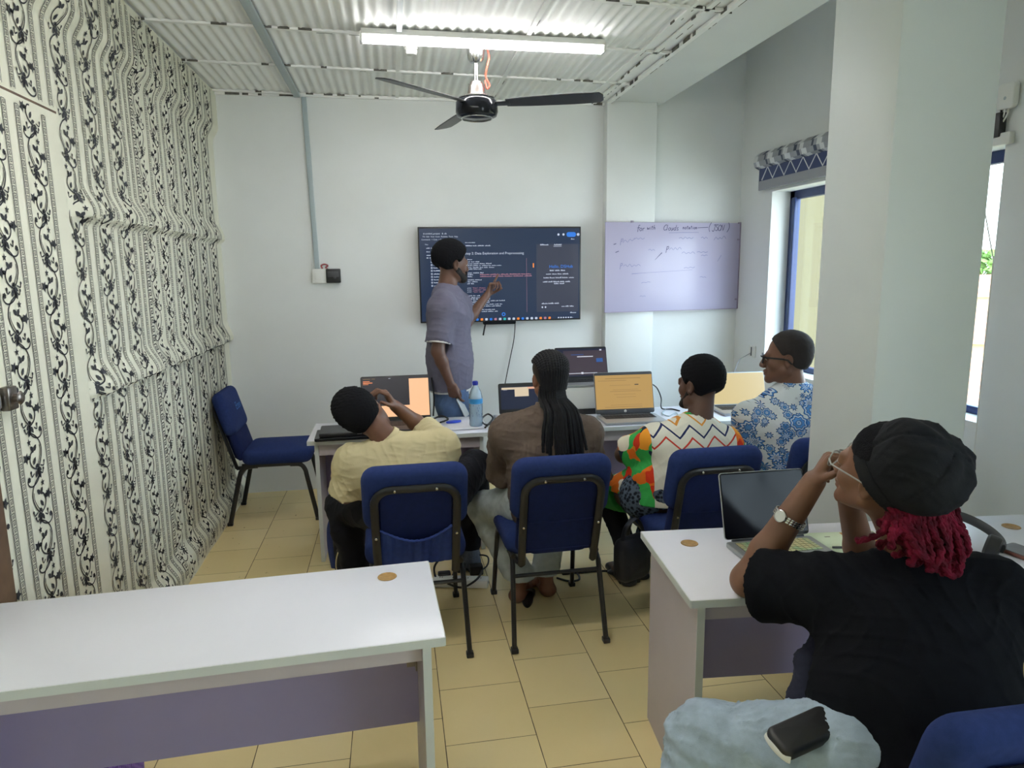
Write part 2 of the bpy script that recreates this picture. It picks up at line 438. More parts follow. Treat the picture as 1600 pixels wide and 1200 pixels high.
def printer(mb, inside, dx):
    def put(pts, faces):
        c = pts[len(pts)//2]
        if not all(inside(p[0], p[1]) for p in pts): return
        mb.add([(XL+dx+.003+bump(p[0], p[1]), p[0], p[1]) for p in pts], faces, 1)
    def stroke(pts, wd):
        N = len(pts); V = []
        for i in range(N):
            a = pts[max(i-1, 0)]; b = pts[min(i+1, N-1)]; d = (b[0]-a[0], b[1]-a[1]); L = math.hypot(*d) or 1
            ww = wd[i] if isinstance(wd, list) else wd
            nx, ny = -d[1]/L*ww/2, d[0]/L*ww/2
            V += [(pts[i][0]+nx, pts[i][1]+ny), (pts[i][0]-nx, pts[i][1]-ny)]
        put(V, [(2*i, 2*i+1, 2*i+3, 2*i+2) for i in range(N-1)])
    def poly(pts): put(pts, [tuple(range(len(pts)))])
    def leaf(c, a, L, wd):
        u = (math.cos(a), math.sin(a)); n = (-u[1], u[0])
        poly([(c[0]+u[0]*L*t+n[0]*wd*s, c[1]+u[1]*L*t+n[1]*wd*s) for t, s in ((0, 0), (.35, .5), (.7, .42), (1, 0), (.7, -.42), (.35, -.5))])
    def star(c, r, k=5, rin=.42, a0=.3):
        P = [(c[0]+(r if i % 2 == 0 else r*rin)*math.cos(a0+math.pi*i/k), c[1]+(r if i % 2 == 0 else r*rin)*math.sin(a0+math.pi*i/k)) for i in range(2*k)]
        V = [c]+P; put(V, [(0, 1+i, 1+(i+1) % (2*k)) for i in range(2*k)])
    def curve(pts, n=4): return [(p.x, p.y) for p in (Vector((v.x, v.y)) for v in smoothline([(a, b, 0) for a, b in pts], n))]
    def vine(yc, z0, z1, thin=1.0):
        H = .152; k = 0; z = z0
        while z < z1:
            s = 1 if k % 2 == 0 else -1
            X = lambda p: (yc+s*p[0]*1.32, z+p[1])
            stroke(curve([X(p) for p in ((.012, .152), (-.012, .135), (-.030, .110), (-.035, .080), (-.024, .045), (-.006, .018), (-.012, 0))]), .0052*thin)
            stroke(curve([X(p) for p in ((-.026, .100), (-.028, .078), (-.016, .048), (.0, .026))]), .0034*thin)
            stroke(curve([X(p) for p in ((.012, .150), (-.006, .132), (-.028, .124), (-.044, .132), (-.048, .146), (-.042, .154))]), .0054*thin)
            star(X((-.041, .151)), .0105*thin, 6, .8)
            stroke(curve([X(p) for p in ((-.006, .02), (.016, .034), (.026, .058), (.018, .082), (.004, .086))]), .006*thin)
            for (p, a, L, wd) in (((.004, .086), 2.4, .024, .014), ((.004, .086), .9, .022, .013), ((.012, .04), 2.2, .026, .013), ((.004, .03), 2.9, .02, .012),
                                  ((-.006, .018), 4.3, .03, .015), ((-.004, .020), 5.3, .026, .013), ((-.006, .024), 3.6, .022, .012), ((.02, .07), .2, .022, .012)):
                leaf(X(p), a if s > 0 else math.pi-a, L*1.2, wd*1.2*thin)
            star(X((.020, .120)), .014*thin); star(X((.042, .072)), .021*thin, 5, .5, 1.1)
            for (p0, p1, p2) in (((-.020, .030), (-.036, .024), (-.040, .038)), ((-.014, .010), (-.026, .0), (-.032, .014)), ((.014, .012), (.026, .004), (.028, .02))):
                stroke(curve([X(p0), X(p1), X(p2)], 3), .005*thin); star(X(p2), .006*thin, 5, .8)
            z += H; k += 1
    def key(yc, z0, z1, wd=.025, sw=.0031):
        u = wd*.92; z = z0
        P = ((-.5, 0), (-.5, .86), (.42, .86), (.42, .25), (-.08, .25), (-.08, .56), (.15, .56))
        while z < z1:
            stroke([(yc+a*wd*.78, z+b*u) for a, b in P], sw); z += u
        for sgn in (-1, 1):
            z = z0
            while z < z1:
                stroke([(yc+sgn*wd*.56, z), (yc+sgn*wd*.56, z+.025), (yc+sgn*wd*.56, z+.05)], .0026); z += .05
    return vine, key
def paper(mb, inside, y0, y1, z0, z1, dx):
    vine, key = printer(mb, inside, dx)
    c = 2.476-4*.262
    i = 0
    while c < y1:
        if c > y0-.1:
            if abs(c-3.79) < .12:
                key(c-.03, z0, z1, .05, .007)
                key(c-.105, z0, z1); vine(c+.055, z0-.05*(i % 3), z1, .8)
            else:
                vine(c, z0-.1*(i % 3)/2, z1); key(c-.092, z0, z1); key(c+.088, z0, z1)
        c += .262; i += 1
w = MB()
paper_base(w, DY1, YB, 0, HC, 0); paper_base(w, DY0, DY1, DZ, HC, 0)
paper_base(w, YF, DY0-.10, 0, HC, 0, .5, .3)
paper_base(w, DY0-.10, DY0, DZ, HC, 0)
paper(w, lambda y, z: (DY1+.004 < y < YB-.004 or (DY0 < y <= DY1 and z > DZ+.004)) and .004 < z < HC-.004, DY0, YB, 0, HC, 0)
w.box((XL-.12, (YB+YF)/2, 1.6), (.2, YB-YF, 3.3), 2)
struct(w.build('wall_left', [mpap, M_['print_black'], M_['wall']]))
w = MB(); paper_base(w, DY0+.004, DY1-.004, .01, DZ-.006, .004, .05, .03)
w.box((XL-.018, (DY0+DY1)/2, DZ/2), (.04, DY1-DY0-.008, DZ-.012), 0)
paper(w, lambda y, z: DY0+.008 < y < DY1-.008 and .02 < z < DZ-.012, DY0, DY1, 0, DZ, .003)
door = struct(w.build('door_1', [mpap, M_['print_black']]))
MB().box((XL+.004, DY0-.05, DZ/2), (.05, .1, DZ), bev=.004).box((XL-.01, (DY0+DY1)/2, DZ), (.022, DY1-DY0, .008)).build('door_jamb', M_['wood'], door)
h = ax(16, 622, XL+.02)
w = MB(); w.box((XL+.018, h.y-.004, h.z), (.03, .055, .075), bev=.006); w.tube([(XL+.03, h.y, h.z), (XL+.05, h.y, h.z)], .014, 14)
w.tube([(XL+.05, h.y, h.z), (XL+.055, h.y, h.z)], [.022, .016], 16)
lk = w.build('door_lock', M_['chrome_dark'], door)
MB().box((XL+.01, h.y-.075, h.z-.002), (.012, .07, .045), bev=.004).build('lock_plate', M_['silver'], door)
# ================================================================== CHAIRS
PI = math.pi
ck = math.tan(math.radians(15.5))
def back_M(y0, z0, lean):        # plane of the backrest: local x right, y up along the lean, z towards the front
    r = math.radians(lean)
    ex = Vector((1, 0, 0)); ey = Vector((0, -math.sin(r), math.cos(r))); ez = Vector((0, math.cos(r), math.sin(r)))
    return Matrix(((ex.x, ey.x, ez.x, 0), (ex.y, ey.y, ez.y, y0), (ex.z, ey.z, ez.z, z0), (0, 0, 0, 1)))
def make_chair(label, group, pocket=False, mark=False):
    t = thing('banquet_chair', label, 'chair', group=group)
    lean = 16
    BM = back_M(-.195, .43, lean)
    # seat: thick cushion with a waterfall front edge
    o = dens(rrect(.45, .46, .07, 5), .05)
    MB().pillow(o, .10, .042, Matrix.Translation((0, .035, .455)), bulge=.022).build('seat', M_['blue'], t)
    # backrest: wide upper cushion over a narrower lower one
    up_ = dens(rrect(.44, .30, .062, 6, 0, .335), .04)
    lo = dens(rrect(.375, .20, .03, 4, 0, .105), .04)
    MB().pillow(up_, .075, .034, BM @ Matrix.Translation((0, 0, .006)), bulge=.016, both=False).build('backrest', M_['blue'], t)
    MB().pillow(lo, .05, .022, BM @ Matrix.Translation((0, 0, .004)), bulge=.008).build('lower_backrest', M_['blue_back'], t)
    # rear cover between the frame tubes, with its sagging seam
    cov = MB(); cov.pillow(dens(rrect(.30, .40, .05, 5, 0, .21), .05), .014, .006, BM @ Matrix.Translation((0, 0, -.032)))
    cv = cov.build('back_cover', M_['blue_back'], t)
    if pocket:
        pk = MB(); nx = 48; nyk = 8; V = []
        for j in range(nyk+1):
            v = j/nyk
            for i in range(nx+1):
                u = i/nx; x = -.15+.30*u
                top = .205-.045*math.sin(PI*u)
                y = .02+(top-.02)*v
                fold = .5+.5*math.sin(u*46+2*math.sin(u*9))
                z = -.041-.012*math.sin(PI*u)*(.4+.6*v)-.017*fold*(.3+.7*v)*math.sin(PI*u)**.5-.014*math.sin(PI*u)*v*v
                V.append((x, y, z))
        pk.add(V, [(j*(nx+1)+i+1, j*(nx+1)+i, (j+1)*(nx+1)+i, (j+1)*(nx+1)+i+1) for j in range(nyk) for i in range(nx)], 0, True, BM)
        pk.tube([(-.15+.30*i/40, .205-.045*math.sin(PI*i/40)+.002*math.sin(i*2.3), -.043-.029*math.sin(PI*i/40)) for i in range(41)], .006, 6, M=BM)
        pk.build('pocket', M_['pocket'], t)
    else:
        sm = MB(); sm.tube([(-.145+.29*i/20, .19-.008*math.sin(PI*i/20), -.040) for i in range(21)], .004, 6, M=BM)
        sm.tube([(-.14+.28*i/20, .035, -.040) for i in range(21)], .003, 6, M=BM)
        sm.build('seam', M_['blue_back'], cv)
    # back frame: flat-oval tube bent to an upside-down U
    zf = -.046; P = [(-.165, -.035, zf), (-.168, .10, zf), (-.170, .30, zf)]
    for k in range(7):
        a = PI-PI/2*k/6; P.append((-.10+.07*math.cos(a), .335+.07*math.sin(a), zf))
    P += [(-x, y, z) for x, y, z in reversed(P)]
    fr = MB(); fr.tube(P, .0155, 10, M=BM, sq=(.75, 1.15), up=(0, 0, 1)); bf = fr.build('back_frame', M_['black_metal'], t)
    for (x, y) in ((-.085, .405), (.085, .405), (-.168, .175), (.168, .175)):
        sc = MB(); sc.lathe([(.001, .0035), (.005, .003), (.0065, 0), (.0065, -.004)], 10, M=BM @ Matrix.Translation((x, y, zf-.012)) @ Matrix.Rotation(PI, 4, 'X'))
        sc.build('screw', M_['steel'], bf)
    # underframe and legs
    uf = MB()
    for s in (-1, 1):
        uf.tube([(s*.195, -.19, .405), (s*.195, .20, .405)], .014, 8, sq=(1.1, .8))
        uf.tube([tuple(BM @ Vector((s*.165, -.035, zf))), (s*.17, -.205, .385), (s*.185, -.17, .39), (s*.195, -.10, .40)], .014, 8)
    uf.tube([(-.195, .18, .405), (.195, .18, .405)], .011, 8); uf.tube([(-.195, -.12, .405), (.195, -.12, .405)], .011, 8)
    uf.tube([(-.20, -.215, .325), (.20, -.215, .325)], .0095, 8)
    uf.build('underframe', M_['black_metal'], t)
    for s in (-1, 1):
        for (pts, y1) in (([(s*.195, .12, .40), (s*.197, .185, .395), (s*.200, .215, .36), (s*.203, .228, .30), (s*.213, .282, .015)], .285),
                         ([(s*.195, -.09, .40), (s*.196, -.16, .395), (s*.199, -.195, .37), (s*.202, -.213, .32), (s*.213, -.288, .015)], -.29)):
            lg = MB(); lg.tube(smoothline(pts, 5), .0135, 10, sq=(1.15, .85)); L = lg.build('leg', M_['black_metal'], t)
            MB().box((s*.213, y1, .011), (.032, .036, .022), bev=.004).build('foot_cap', M_['black_plastic'], L)
    if mark:
        tx = MB(); text_shapes(tx, 'Eten', .075, BM @ Matrix.Translation((.02, .33, .0605)) @ Matrix.Rotation(0, 4, 'Y'), align='CENTER', shear=.1)
        mm = mat('blue_embroidery', lin(28, 104, 176), .7)
        # lettering faces the sitter
        tb = tx.build('lettering', mm, t); tb.scale = (-1, 1, 1)
    return t
def copy_tree(o, parent=None):
    c = o.copy(); COL.objects.link(c)
    if parent is not None: c.parent = parent
    for ch in list(o.children): copy_tree(ch, c)
    return c
c1 = make_chair('blue banquet chair with a gathered rear pocket, holding the man in the cream T-shirt', 'blue banquet chairs', pocket=True)
c1.location = (.052, 3.055, 0); c1.rotation_euler.z = math.radians(1)
c2 = make_chair('blue banquet chair with plain back, under the woman with long braids', 'blue banquet chairs')
c2.location = (.677, 3.055, 0); c2.rotation_euler.z = math.radians(1)
for (x, y, r, lab) in ((1.375, 3.04, 1, 'blue banquet chair behind the open black-screened laptop, under the zigzag shirt'),
                       (2.02, 3.10, -2, 'blue banquet chair mostly hidden by the white pillar, under the blue patterned shirt'),
                       (1.125, 1.245, -1, 'blue banquet chair in the near corner, worn top edge, under the black T-shirt')):
    c = copy_tree(c2); c.location = (x, y, 0); c.rotation_euler.z = math.radians(r); c['label'] = lab
c6 = make_chair('empty blue banquet chair side-on against the papered wall, lettering on its back', 'blue banquet chairs', mark=True)
c6.location = (-.855, 4.86, 0); c6.rotation_euler.z = math.radians(-90)

# ================================================================== DESKS
def make_desk(label, corner, w, d, rz, group='white desks', grommet=None, modesty=(.30, .66), near_in=.07, panel_y=.62, bracket=False):
    """corner = front left corner of the top (x, y); runs w along local x and d along local y"""
    t = thing('office_desk', label, 'desk', (corner[0], corner[1], 0), rz, group)
    H = .74
    MB().box((w/2, d/2, H-.0125), (w, d, .025), bev=.002).build('desk_top', M_['desk_white'], t)
    e = MB(); e.box((w/2, -.0012, H-.0130), (w, .003, .0235)); e.box((w/2, d+.0012, H-.013), (w, .003, .0235))
    e.box((-.0012, d/2, H-.013), (.003, d, .0235)); e.box((w+.0012, d/2, H-.013), (.003, d, .0235))
    e.build('edge_band', M_['desk_edge'], t)
    for s in (0, 1):
        x = .045 if s == 0 else w-.045
        p = MB(); p.box((x, d/2+.012, (H-.026)/2), (.022, d-.05, H-.027), 0)
        p.box((x, .0355, (H-.026)/2), (.023, .003, H-.028), 1)
        p.build('side_panel', [M_['desk_lilac'], M_['desk_edge']], t)
    MB().box((w/2, near_in, H-.062), (w-.115, .018, .070)).build('apron', M_['desk_lilac'], t)
    MB().box((w/2, d*panel_y, (modesty[0]+modesty[1]+.03)/2), (w-.115, .018, modesty[1]+.03-modesty[0])).build('modesty_panel', M_['desk_purple'], t)
    if grommet:
        gm = MB(); gm.lathe([(.0, .0), (.024, .0), (.026, .0015), (.029, .0015), (.030, 0)], 20, c=(grommet[0], grommet[1], H+.0006), cap=False)
        gm.build('grommet', M_['cork'], t)
    if bracket:
        b = MB(); b.box((w-.062, d*panel_y-.02, .50), (.006, .028, .03), bev=.002); b.box((w-.075, d*panel_y-.012, .50), (.03, .006, .02), bev=.002)
        b.build('bracket', M_['chrome_dark'], t)
    return t
def desk_from(c0, c1_):            # rotation from two front corners
    return math.atan2(c1_[1]-c0[1], c1_[0]-c0[0])
a = az(695, 995, .74); ang = math.atan2(2.14-2.089, .086+1.169)
Lw = 1.27
make_desk('empty white desk in the left foreground, bare top', (a.x-Lw*math.cos(ang), a.y-Lw*math.sin(ang)), Lw, .485, ang, grommet=(Lw-.135, .395), bracket=True)
a = az(1080, 938, .74); ang = math.atan2(2.13-2.244, 2.19-.856)
dk = make_desk('white desk at right, carrying the black-screened laptop and headphones', (a.x, a.y), 1.62, .527, ang, grommet=(.135, .40), panel_y=.56)
g2 = az(1580, 823, .74); dx_, dy_ = g2.x-a.x, g2.y-a.y; cg, sg_ = math.cos(ang), math.sin(ang)
gm = MB(); gm.lathe([(.0, .0), (.024, .0), (.026, .0015), (.029, .0015), (.030, 0)], 20, c=(dx_*cg+dy_*sg_, -dx_*sg_+dy_*cg, .7406), cap=False); gm.build('grommet', M_['cork'], dk)
bk_o = dict(modesty=(.30, .66), near_in=.05, panel_y=.75)
make_desk('white desk by the far wall under the closed laptop and water bottle', (-.513, 3.887), 1.04, .465, 0, **bk_o)
make_desk('white desk by the far wall under the orange-screened silver laptop', (.62, 3.86), 1.86, .50, 0, **bk_o)
# ================================================================== ON THE FAR WALL
def wall_M(x, y, z, tiltz=0.0):   # local x right, local y up, local z out of the far wall
    return Matrix.Translation((x, y, z)) @ Matrix.Rotation(tiltz, 4, 'Z') @ Matrix.Rotation(math.pi/2, 4, 'X')
def emit(name, col, s=1.0):
    m = mat(name, tuple(c*.1 for c in col), .3, em=col, es=s); return m
M_['scr_bg'] = mat('screen_dark', (.004, .005, .008), .25, em=lin(40, 56, 84), es=.8)
M_['scr_panel'] = mat('screen_side_panel', (.004, .005, .008), .25, em=lin(66, 70, 88), es=.8)
M_['scr_text'] = emit('screen_text_pale', lin(196, 206, 226), .85)
M_['scr_pink'] = emit('screen_text_pink', lin(188, 132, 150), .8)
M_['scr_blue'] = emit('screen_blue', lin(50, 125, 225), .9)
M_['scr_orange'] = emit('screen_orange', lin(240, 140, 60), .9)
M_['scr_teal'] = emit('screen_teal', lin(60, 190, 190), .9)

# television: local frame centred on the panel
TW, TH = 1.262, .722
tv = thing('television', 'large wall-mounted television showing a dark code notebook', 'television', (.829, 5.283, 1.646), math.radians(-.6))
WM = Matrix.Rotation(math.pi/2, 4, 'X')
MB().box((0, .028, 0), (TW-.06, .05, TH-.06), bev=.01).box((0, 0, 0), (TW, .022, TH), bev=.004).build('casing', M_['black_plastic'], tv)
MB().box((0, .052, 0), (.4, .014, .3)).build('wall_bracket', M_['black_metal'], tv)
ch = MB(); ch.pillow(rrect(.26, .03, .012, 4), .02, .006, Matrix.Translation((-.02, 0, -TH/2-.008)) @ WM); chn = ch.build('sensor_bar', M_['black_gloss'], tv)
s = MB(); SM = Matrix.Translation((0, -.0118, 0)) @ WM
SW, SH = TW-.022, TH-.024
s.rect(-SW/2, -SH/2, SW/2, SH/2, 0, 0, SM)
s.rect(.275, -SH/2+.055, SW/2-.01, SH/2-.12, .0006, 1, SM)
scr = s.build('screen', [M_['scr_bg'], M_['scr_panel']], tv)
t = MB()
def X(px): return (px-653-3)/(908-653-6)*SW-SW/2       # photo column -> screen x
def Yy(py): return SH/2-(py-355)/(502-357)*SH
def words(x, y, n, hgt=.006, mi=0, ww=(.012, .05), z=.0012, lim=None):
    for k in range(n):
        w_ = random.uniform(*ww)
        if lim and x+w_ > lim: break
        k2 = x
        while k2 < x+w_:                                  # each word is a run of little strokes
            c = random.uniform(.003, .006); t.rect(k2, y, k2+c*.75, y+hgt*random.choice((.7, .7, 1, 1.25)), z, mi, SM); k2 += c
        x += w_+.009
def line(px, py, body, size=.016, mi=0): text_shapes(t, body, size, SM @ Matrix.Translation((X(px), Yy(py), .0012)), mi)
line(662, 364, '# untitled_project   & .nb', .017); line(661, 368.5, 'File  Edit  View  Insert  Runtime  Tools  Help', .0145)
line(659, 373, 'Commands  + Code  + Text   > Run all', .0145); line(664, 380.5, 'Files', .014)
for py in (386, 391.5, 397, 401): words(X(666), Yy(py), 2, .007, 0, (.01, .03))
for i, py in enumerate((404, 408, 412.5, 417, 421.5, 426.5, 431, 435.5, 440, 445)):
    x0 = X(672); t.rect(x0, Yy(py), x0+.012, Yy(py)+.012, .0012, 0, SM); t.rect(x0+.003, Yy(py)+.003, x0+.009, Yy(py)+.009, .0014, 4, SM)
    words(x0+.02, Yy(py)+.002, 1, .007, 0, (.03, .07))
words(X(725), Yy(377.5), 1, .004, 0, (.07, .08)); words(X(726), Yy(382.5), 4, .0065, 0)
line(724, 395.5, 'Step 2: Data Exploration and Preprocessing', .026)
for (px, py, n) in ((728, 404, 1), (728, 407.5, 3), (728, 410.5, 4), (728, 413.5, 7), (728, 416.5, 5), (728, 419, 3), (728, 425, 3)): words(X(px), Yy(py), n, .006, 0, lim=X(810))
for py in (427.8, 430.8):
    words(X(728), Yy(py), 1, .006, 0, (.03, .05)); words(X(747), Yy(py), 9, .007, 1, (.05, .09), lim=X(833))
for (px, py, n) in ((728, 436, 2), (728, 439, 2), (727, 442, 2)): words(X(px), Yy(py), n, .006, 0)
for (py, b, c) in ((449, 'print(', '"Shape:", df.shape)'), (452, 'print(', '"Target size:", size)'), (455, 'print(', '"Types:", types)')):
    line(727, py, b, .0135); line(735, py, c, .0135, 1)
for (px, py, n) in ((727, 461, 3), (727, 464, 5), (727, 466.5, 6), (729, 469.5, 8), (732, 472, 3), (732, 475, 6), (732, 478, 5), (738, 483.5, 4), (738, 486.5, 5)): words(X(px), Yy(py), n, .006, 0, lim=X(790))
t.rect(X(820), Yy(488), X(820)+.0015, Yy(402), .001, 1, SM); t.rect(X(830), Yy(417), X(830)+.010, Yy(410), .0012, 3, SM)
words(X(842), Yy(382), 1, .009, 0, (.06, .07)); words(X(864), Yy(382), 1, .009, 0, (.05, .06)); t.rect(X(863), Yy(384), X(876), Yy(383.4), .001, 0, SM)
t.pillow(rrect(.075, .036, .016, 4, X(891.5), Yy(365)), .0008, .0002, SM @ Matrix.Translation((0, 0, .0012)), 2)
for px in (871, 879): t.disc((X(px), Yy(365)), .009, .0012, 12, 0, SM)
t.disc((X(905)-.012, Yy(365)), .011, .0012, 12, 0, SM)
words(X(891), Yy(373), 1, .008, 0, (.02, .03))
line(856, 418, 'Hello, DSHub', .034, 2); words(X(857), Yy(423), 3, .009, 0, (.03, .05), lim=X(888))
words(X(851), Yy(428.5), 6, .008, 0, (.03, .05), lim=X(895)); words(X(847), Yy(434.5), 7, .008, 0, (.03, .05), lim=X(897))
words(X(846), Yy(441), 7, .008, 0, (.03, .05), lim=X(897)); words(X(864), Yy(444), 2, .008, 0, (.03, .05), lim=X(880))
words(X(844), Yy(476), 3, .009, 0, (.03, .05)); words(X(876), Yy(481), 3, .008, 0, (.02, .04)); words(X(890), Yy(491.5), 1, .008, 0, (.04, .05))
for px in (845, 850): t.disc((X(px), Yy(481)), .007, .0012, 10, 0, SM)
t.disc((X(783), Yy(491)), .015, .0012, 16, 2, SM); t.disc((X(783), Yy(491)), .008, .0014, 12, 4, SM)
for i, px in enumerate(np.arange(727, 862, 7.2)):
    x0 = X(px); mi = [2, 0, 2, 3, 0, 2, 1, 0, 5, 0, 0, 3, 2, 0, 0, 0, 3, 1, 3][i % 19]
    t.pillow(rrect(.02, .018, .005, 3, x0, Yy(498.6)), .0008, .0002, SM @ Matrix.Translation((0, 0, .0012)), mi)
for px in np.arange(870, 892, 4): t.rect(X(px), Yy(499.5), X(px)+.012, Yy(497.5), .0012, 0, SM)
line(891, 499.5, '3:42', .011)
t.build('screen_content', [M_['scr_text'], M_['scr_pink'], M_['scr_blue'], M_['scr_orange'], M_['scr_bg'], M_['scr_teal']], scr)

def cable(name, label, pts, r=.004, group=None, m=None, n=6, cat='cable'):
    o = MB(); o.tube(smoothline(pts, n), r, 6); ob = o.build(name, m or M_['cable']); return tag(ob, label, cat, group)
cable('cable', 'short black cable hanging below the television, left of the longer one', [at(759, 503, 5.3), at(757, 513, 5.3), at(755, 524, 5.3)], .006)
cable('cable', 'long thin black cable hanging from the television down to the desk', [at(805, 503, 5.32), at(803, 530, 5.33), at(797, 560, 5.33), at(791, 590, 5.32), at(787, 612, 5.3), at(783, 640, 5.2)], .0035)

# whiteboard, leaning off the pilaster towards the corner
p0 = at(945.5, 418, 5.18); p1 = at(1154.5, 415, 5.325); bw = math.hypot(p1.x-p0.x, p1.y-p0.y); bh = .695
wb = thing('whiteboard', 'frameless whiteboard with faded marker notes, right of the television', 'whiteboard', ((p0.x+p1.x)/2, (p0.y+p1.y)/2, (p0.z+p1.z)/2-.003), math.atan2(p1.y-p0.y, p1.x-p0.x))
mwb = mat('whiteboard_enamel', lin(180, 175, 200), .24, spec=.35); mwe = mat('board_edge', lin(150, 140, 160), .4)
MB().box((0, .006, 0), (bw, .012, bh), 0, bev=.0015).build('board', mwb, wb)
MB().box((-bw*.315, -.002, bh/2+.004), (.022, .01, .016), bev=.002).build('top_clip', mwe, wb)
for z in (bh*.5, bh*.31, -bh*.39): MB().box((bw/2-.012, -.003, z), (.03, .006, .012), bev=.001).build('edge_clip', mwe, wb)
w = MB(); w.box((bw/2-.002, 0, .0), (.006, .016, bh)); w.box((0, .002, -bh/2), (bw, .016, .006)); w.build('edge_trim', mwe, wb)

GL = {'f': [[(.6, .95), (.4, 1), (.3, .8), (.3, -.2)], [(.05, .55), (.6, .6)]], 'o': [[(.3, .5), (.05, .3), (.2, .0), (.45, .1), (.45, .4), (.3, .5)]], 'r': [[(.1, .5), (.12, 0)], [(.12, .3), (.3, .5), (.45, .48)]],
      'w': [[(0, .5), (.1, 0), (.25, .35), (.4, 0), (.55, .5)]], 'i': [[(.2, .5), (.2, 0)], [(.2, .7), (.21, .72)]], 't': [[(.25, .9), (.25, .1), (.4, 0)], [(.05, .55), (.45, .6)]], 'h': [[(.1, 1), (.1, 0)], [(.1, .35), (.3, .5), (.42, .35), (.45, 0)]],
      'C': [[(.6, .9), (.35, 1), (.05, .6), (.1, .15), (.4, 0), (.65, .15)]], 'l': [[(.15, 1), (.15, 0)]], 'u': [[(.05, .5), (.1, .05), (.3, .02), (.42, .5), (.45, 0)]], 'd': [[(.45, 1), (.42, 0)], [(.42, .4), (.2, .5), (.05, .2), (.2, 0), (.42, .15)]],
      's': [[(.4, .45), (.2, .5), (.15, .35), (.4, .15), (.3, 0), (.05, .05)]], 'a': [[(.4, .45), (.15, .45), (.08, .1), (.3, .05), (.4, .45), (.45, 0)]], 'n': [[(.08, .5), (.1, 0)], [(.1, .35), (.3, .5), (.42, 0)]], 'e': [[(.08, .25), (.42, .3), (.3, .5), (.1, .35), (.12, .05), (.42, .05)]],
      'J': [[(.2, .95), (.7, 1)], [(.5, 1), (.45, .1), (.25, -.15), (.05, .1)]], 'S': [[(.6, .9), (.3, 1), (.1, .75), (.55, .35), (.4, 0), (.05, .1)]], 'O': [[(.35, 1), (.05, .6), (.15, .05), (.5, .05), (.62, .6), (.35, 1)]], 'N': [[(.05, 0), (.1, 1), (.5, 0), (.6, 1)]],
      '(': [[(.3, 1.15), (.1, .7), (.1, .2), (.3, -.2)]], ')': [[(.1, 1.15), (.32, .7), (.32, .2), (.1, -.2)]], 'p': [[(.1, .5), (.1, -.5)], [(.1, .4), (.35, .5), (.42, .2), (.12, .05)]], 'g': [[(.4, .45), (.15, .45), (.08, .1), (.4, .1)], [(.4, .5), (.4, -.35), (.1, -.45)]]}
ink = MB(); BMx = Matrix.Rotation(math.pi/2, 4, 'X') @ Matrix.Translation((0, 0, .0008))
def hand(body, x, y, s, mi=0, sl=.2, wdt=.0042):
    for chx in body:
        for st in GL.get(chx, []):
            P = [(p.x, p.y) for p in smoothline([(x+(a+sl*b)*s, y+b*s+random.uniform(-.03, .03)*s, 0) for a, b in st], 3)]
            ink.ribbon(P, wdt, 0, mi, BMx)
        x += s*(.42 if chx in 'il()' else .58 if chx != ' ' else .6)
    return x
BX = lambda px: (px-945)/(1156-945)*bw-bw/2
BY = lambda py: bh/2-(py-349)/(487-349)*bh
def scr_l(px, py, L, amp=.012, mi=1, tilt=0.0, wdt=.0035):
    n = max(4, int(L/.018)); ink.ribbon([(p.x, p.y) for p in smoothline([(BX(px)+L*i/n, BY(py)+tilt*L*i/n+(amp if i % 2 else -amp)*random.uniform(.3, 1), 0) for i in range(n+1)], 3)], wdt, 0, mi, BMx)
hand('for', BX(991), BY(362), .042); hand('with', BX(1007), BY(360), .034); hand('Clouds', BX(1032), BY(361), .042); hand('notation', BX(1062), BY(359), .03)
ink.ribbon([(BX(1086), BY(357)), (BX(1103), BY(356))], .004, 0, 0, BMx); hand('(', BX(1103), BY(361), .055); hand('JSON', BX(1109), BY(361), .046); hand(')', BX(1133), BY(361), .055)
ink.ribbon([(BX(1041), BY(365)), (BX(1088), BY(364))], .003, 0, 1, BMx)
ink.ribbon([(BX(957), BY(383)), (BX(961), BY(381.5))], .005, 0, 0, BMx); ink.ribbon([(BX(960), BY(395)), (BX(965), BY(393))], .005, 0, 0, BMx)
hand('p', BX(967), BY(379), .05, 1); scr_l(971, 379, .10, .012, 1, .2); scr_l(988, 374, .09, .008, 1)
scr_l(1010, 391, .055, .008, 1); hand('p', BX(1037), BY(391), .05, 0); scr_l(1042, 390, .11, .01, 1, .05); scr_l(1062, 396, .12, .008, 1)
ink.ribbon([(BX(1020), BY(407)), (BX(1031), BY(395.5))], [.002, .006], 0, 0, BMx)
scr_l(1057, 373, .13, .008, 1); scr_l(1092, 372, .06, .01, 1); scr_l(1113, 374, .11, .014, 1, .1); scr_l(1086, 395, .1, .004, 1); scr_l(1093, 400, .06, .005, 1)
hand('p', BX(967), BY(416), .045, 1); scr_l(972, 415, .15, .01, 1); ink.ribbon([(BX(985), BY(428)), (BX(1000), BY(427)), (BX(1080), BY(423))], [.005, .003, .002], 0, 1, BMx)
scr_l(1066, 420, .1, .005, 1, .06); ink.ribbon([(BX(1120), BY(410)), (BX(1126), BY(400))], .003, 0, 1, BMx); scr_l(1000, 442, .08, .004, 1, .05); scr_l(1092, 434, .06, .005, 1, -.1); scr_l(998, 463, .05, .003, 1)
ink.build('handwriting', [M_['ink'], M_['ink_faint']], wb)

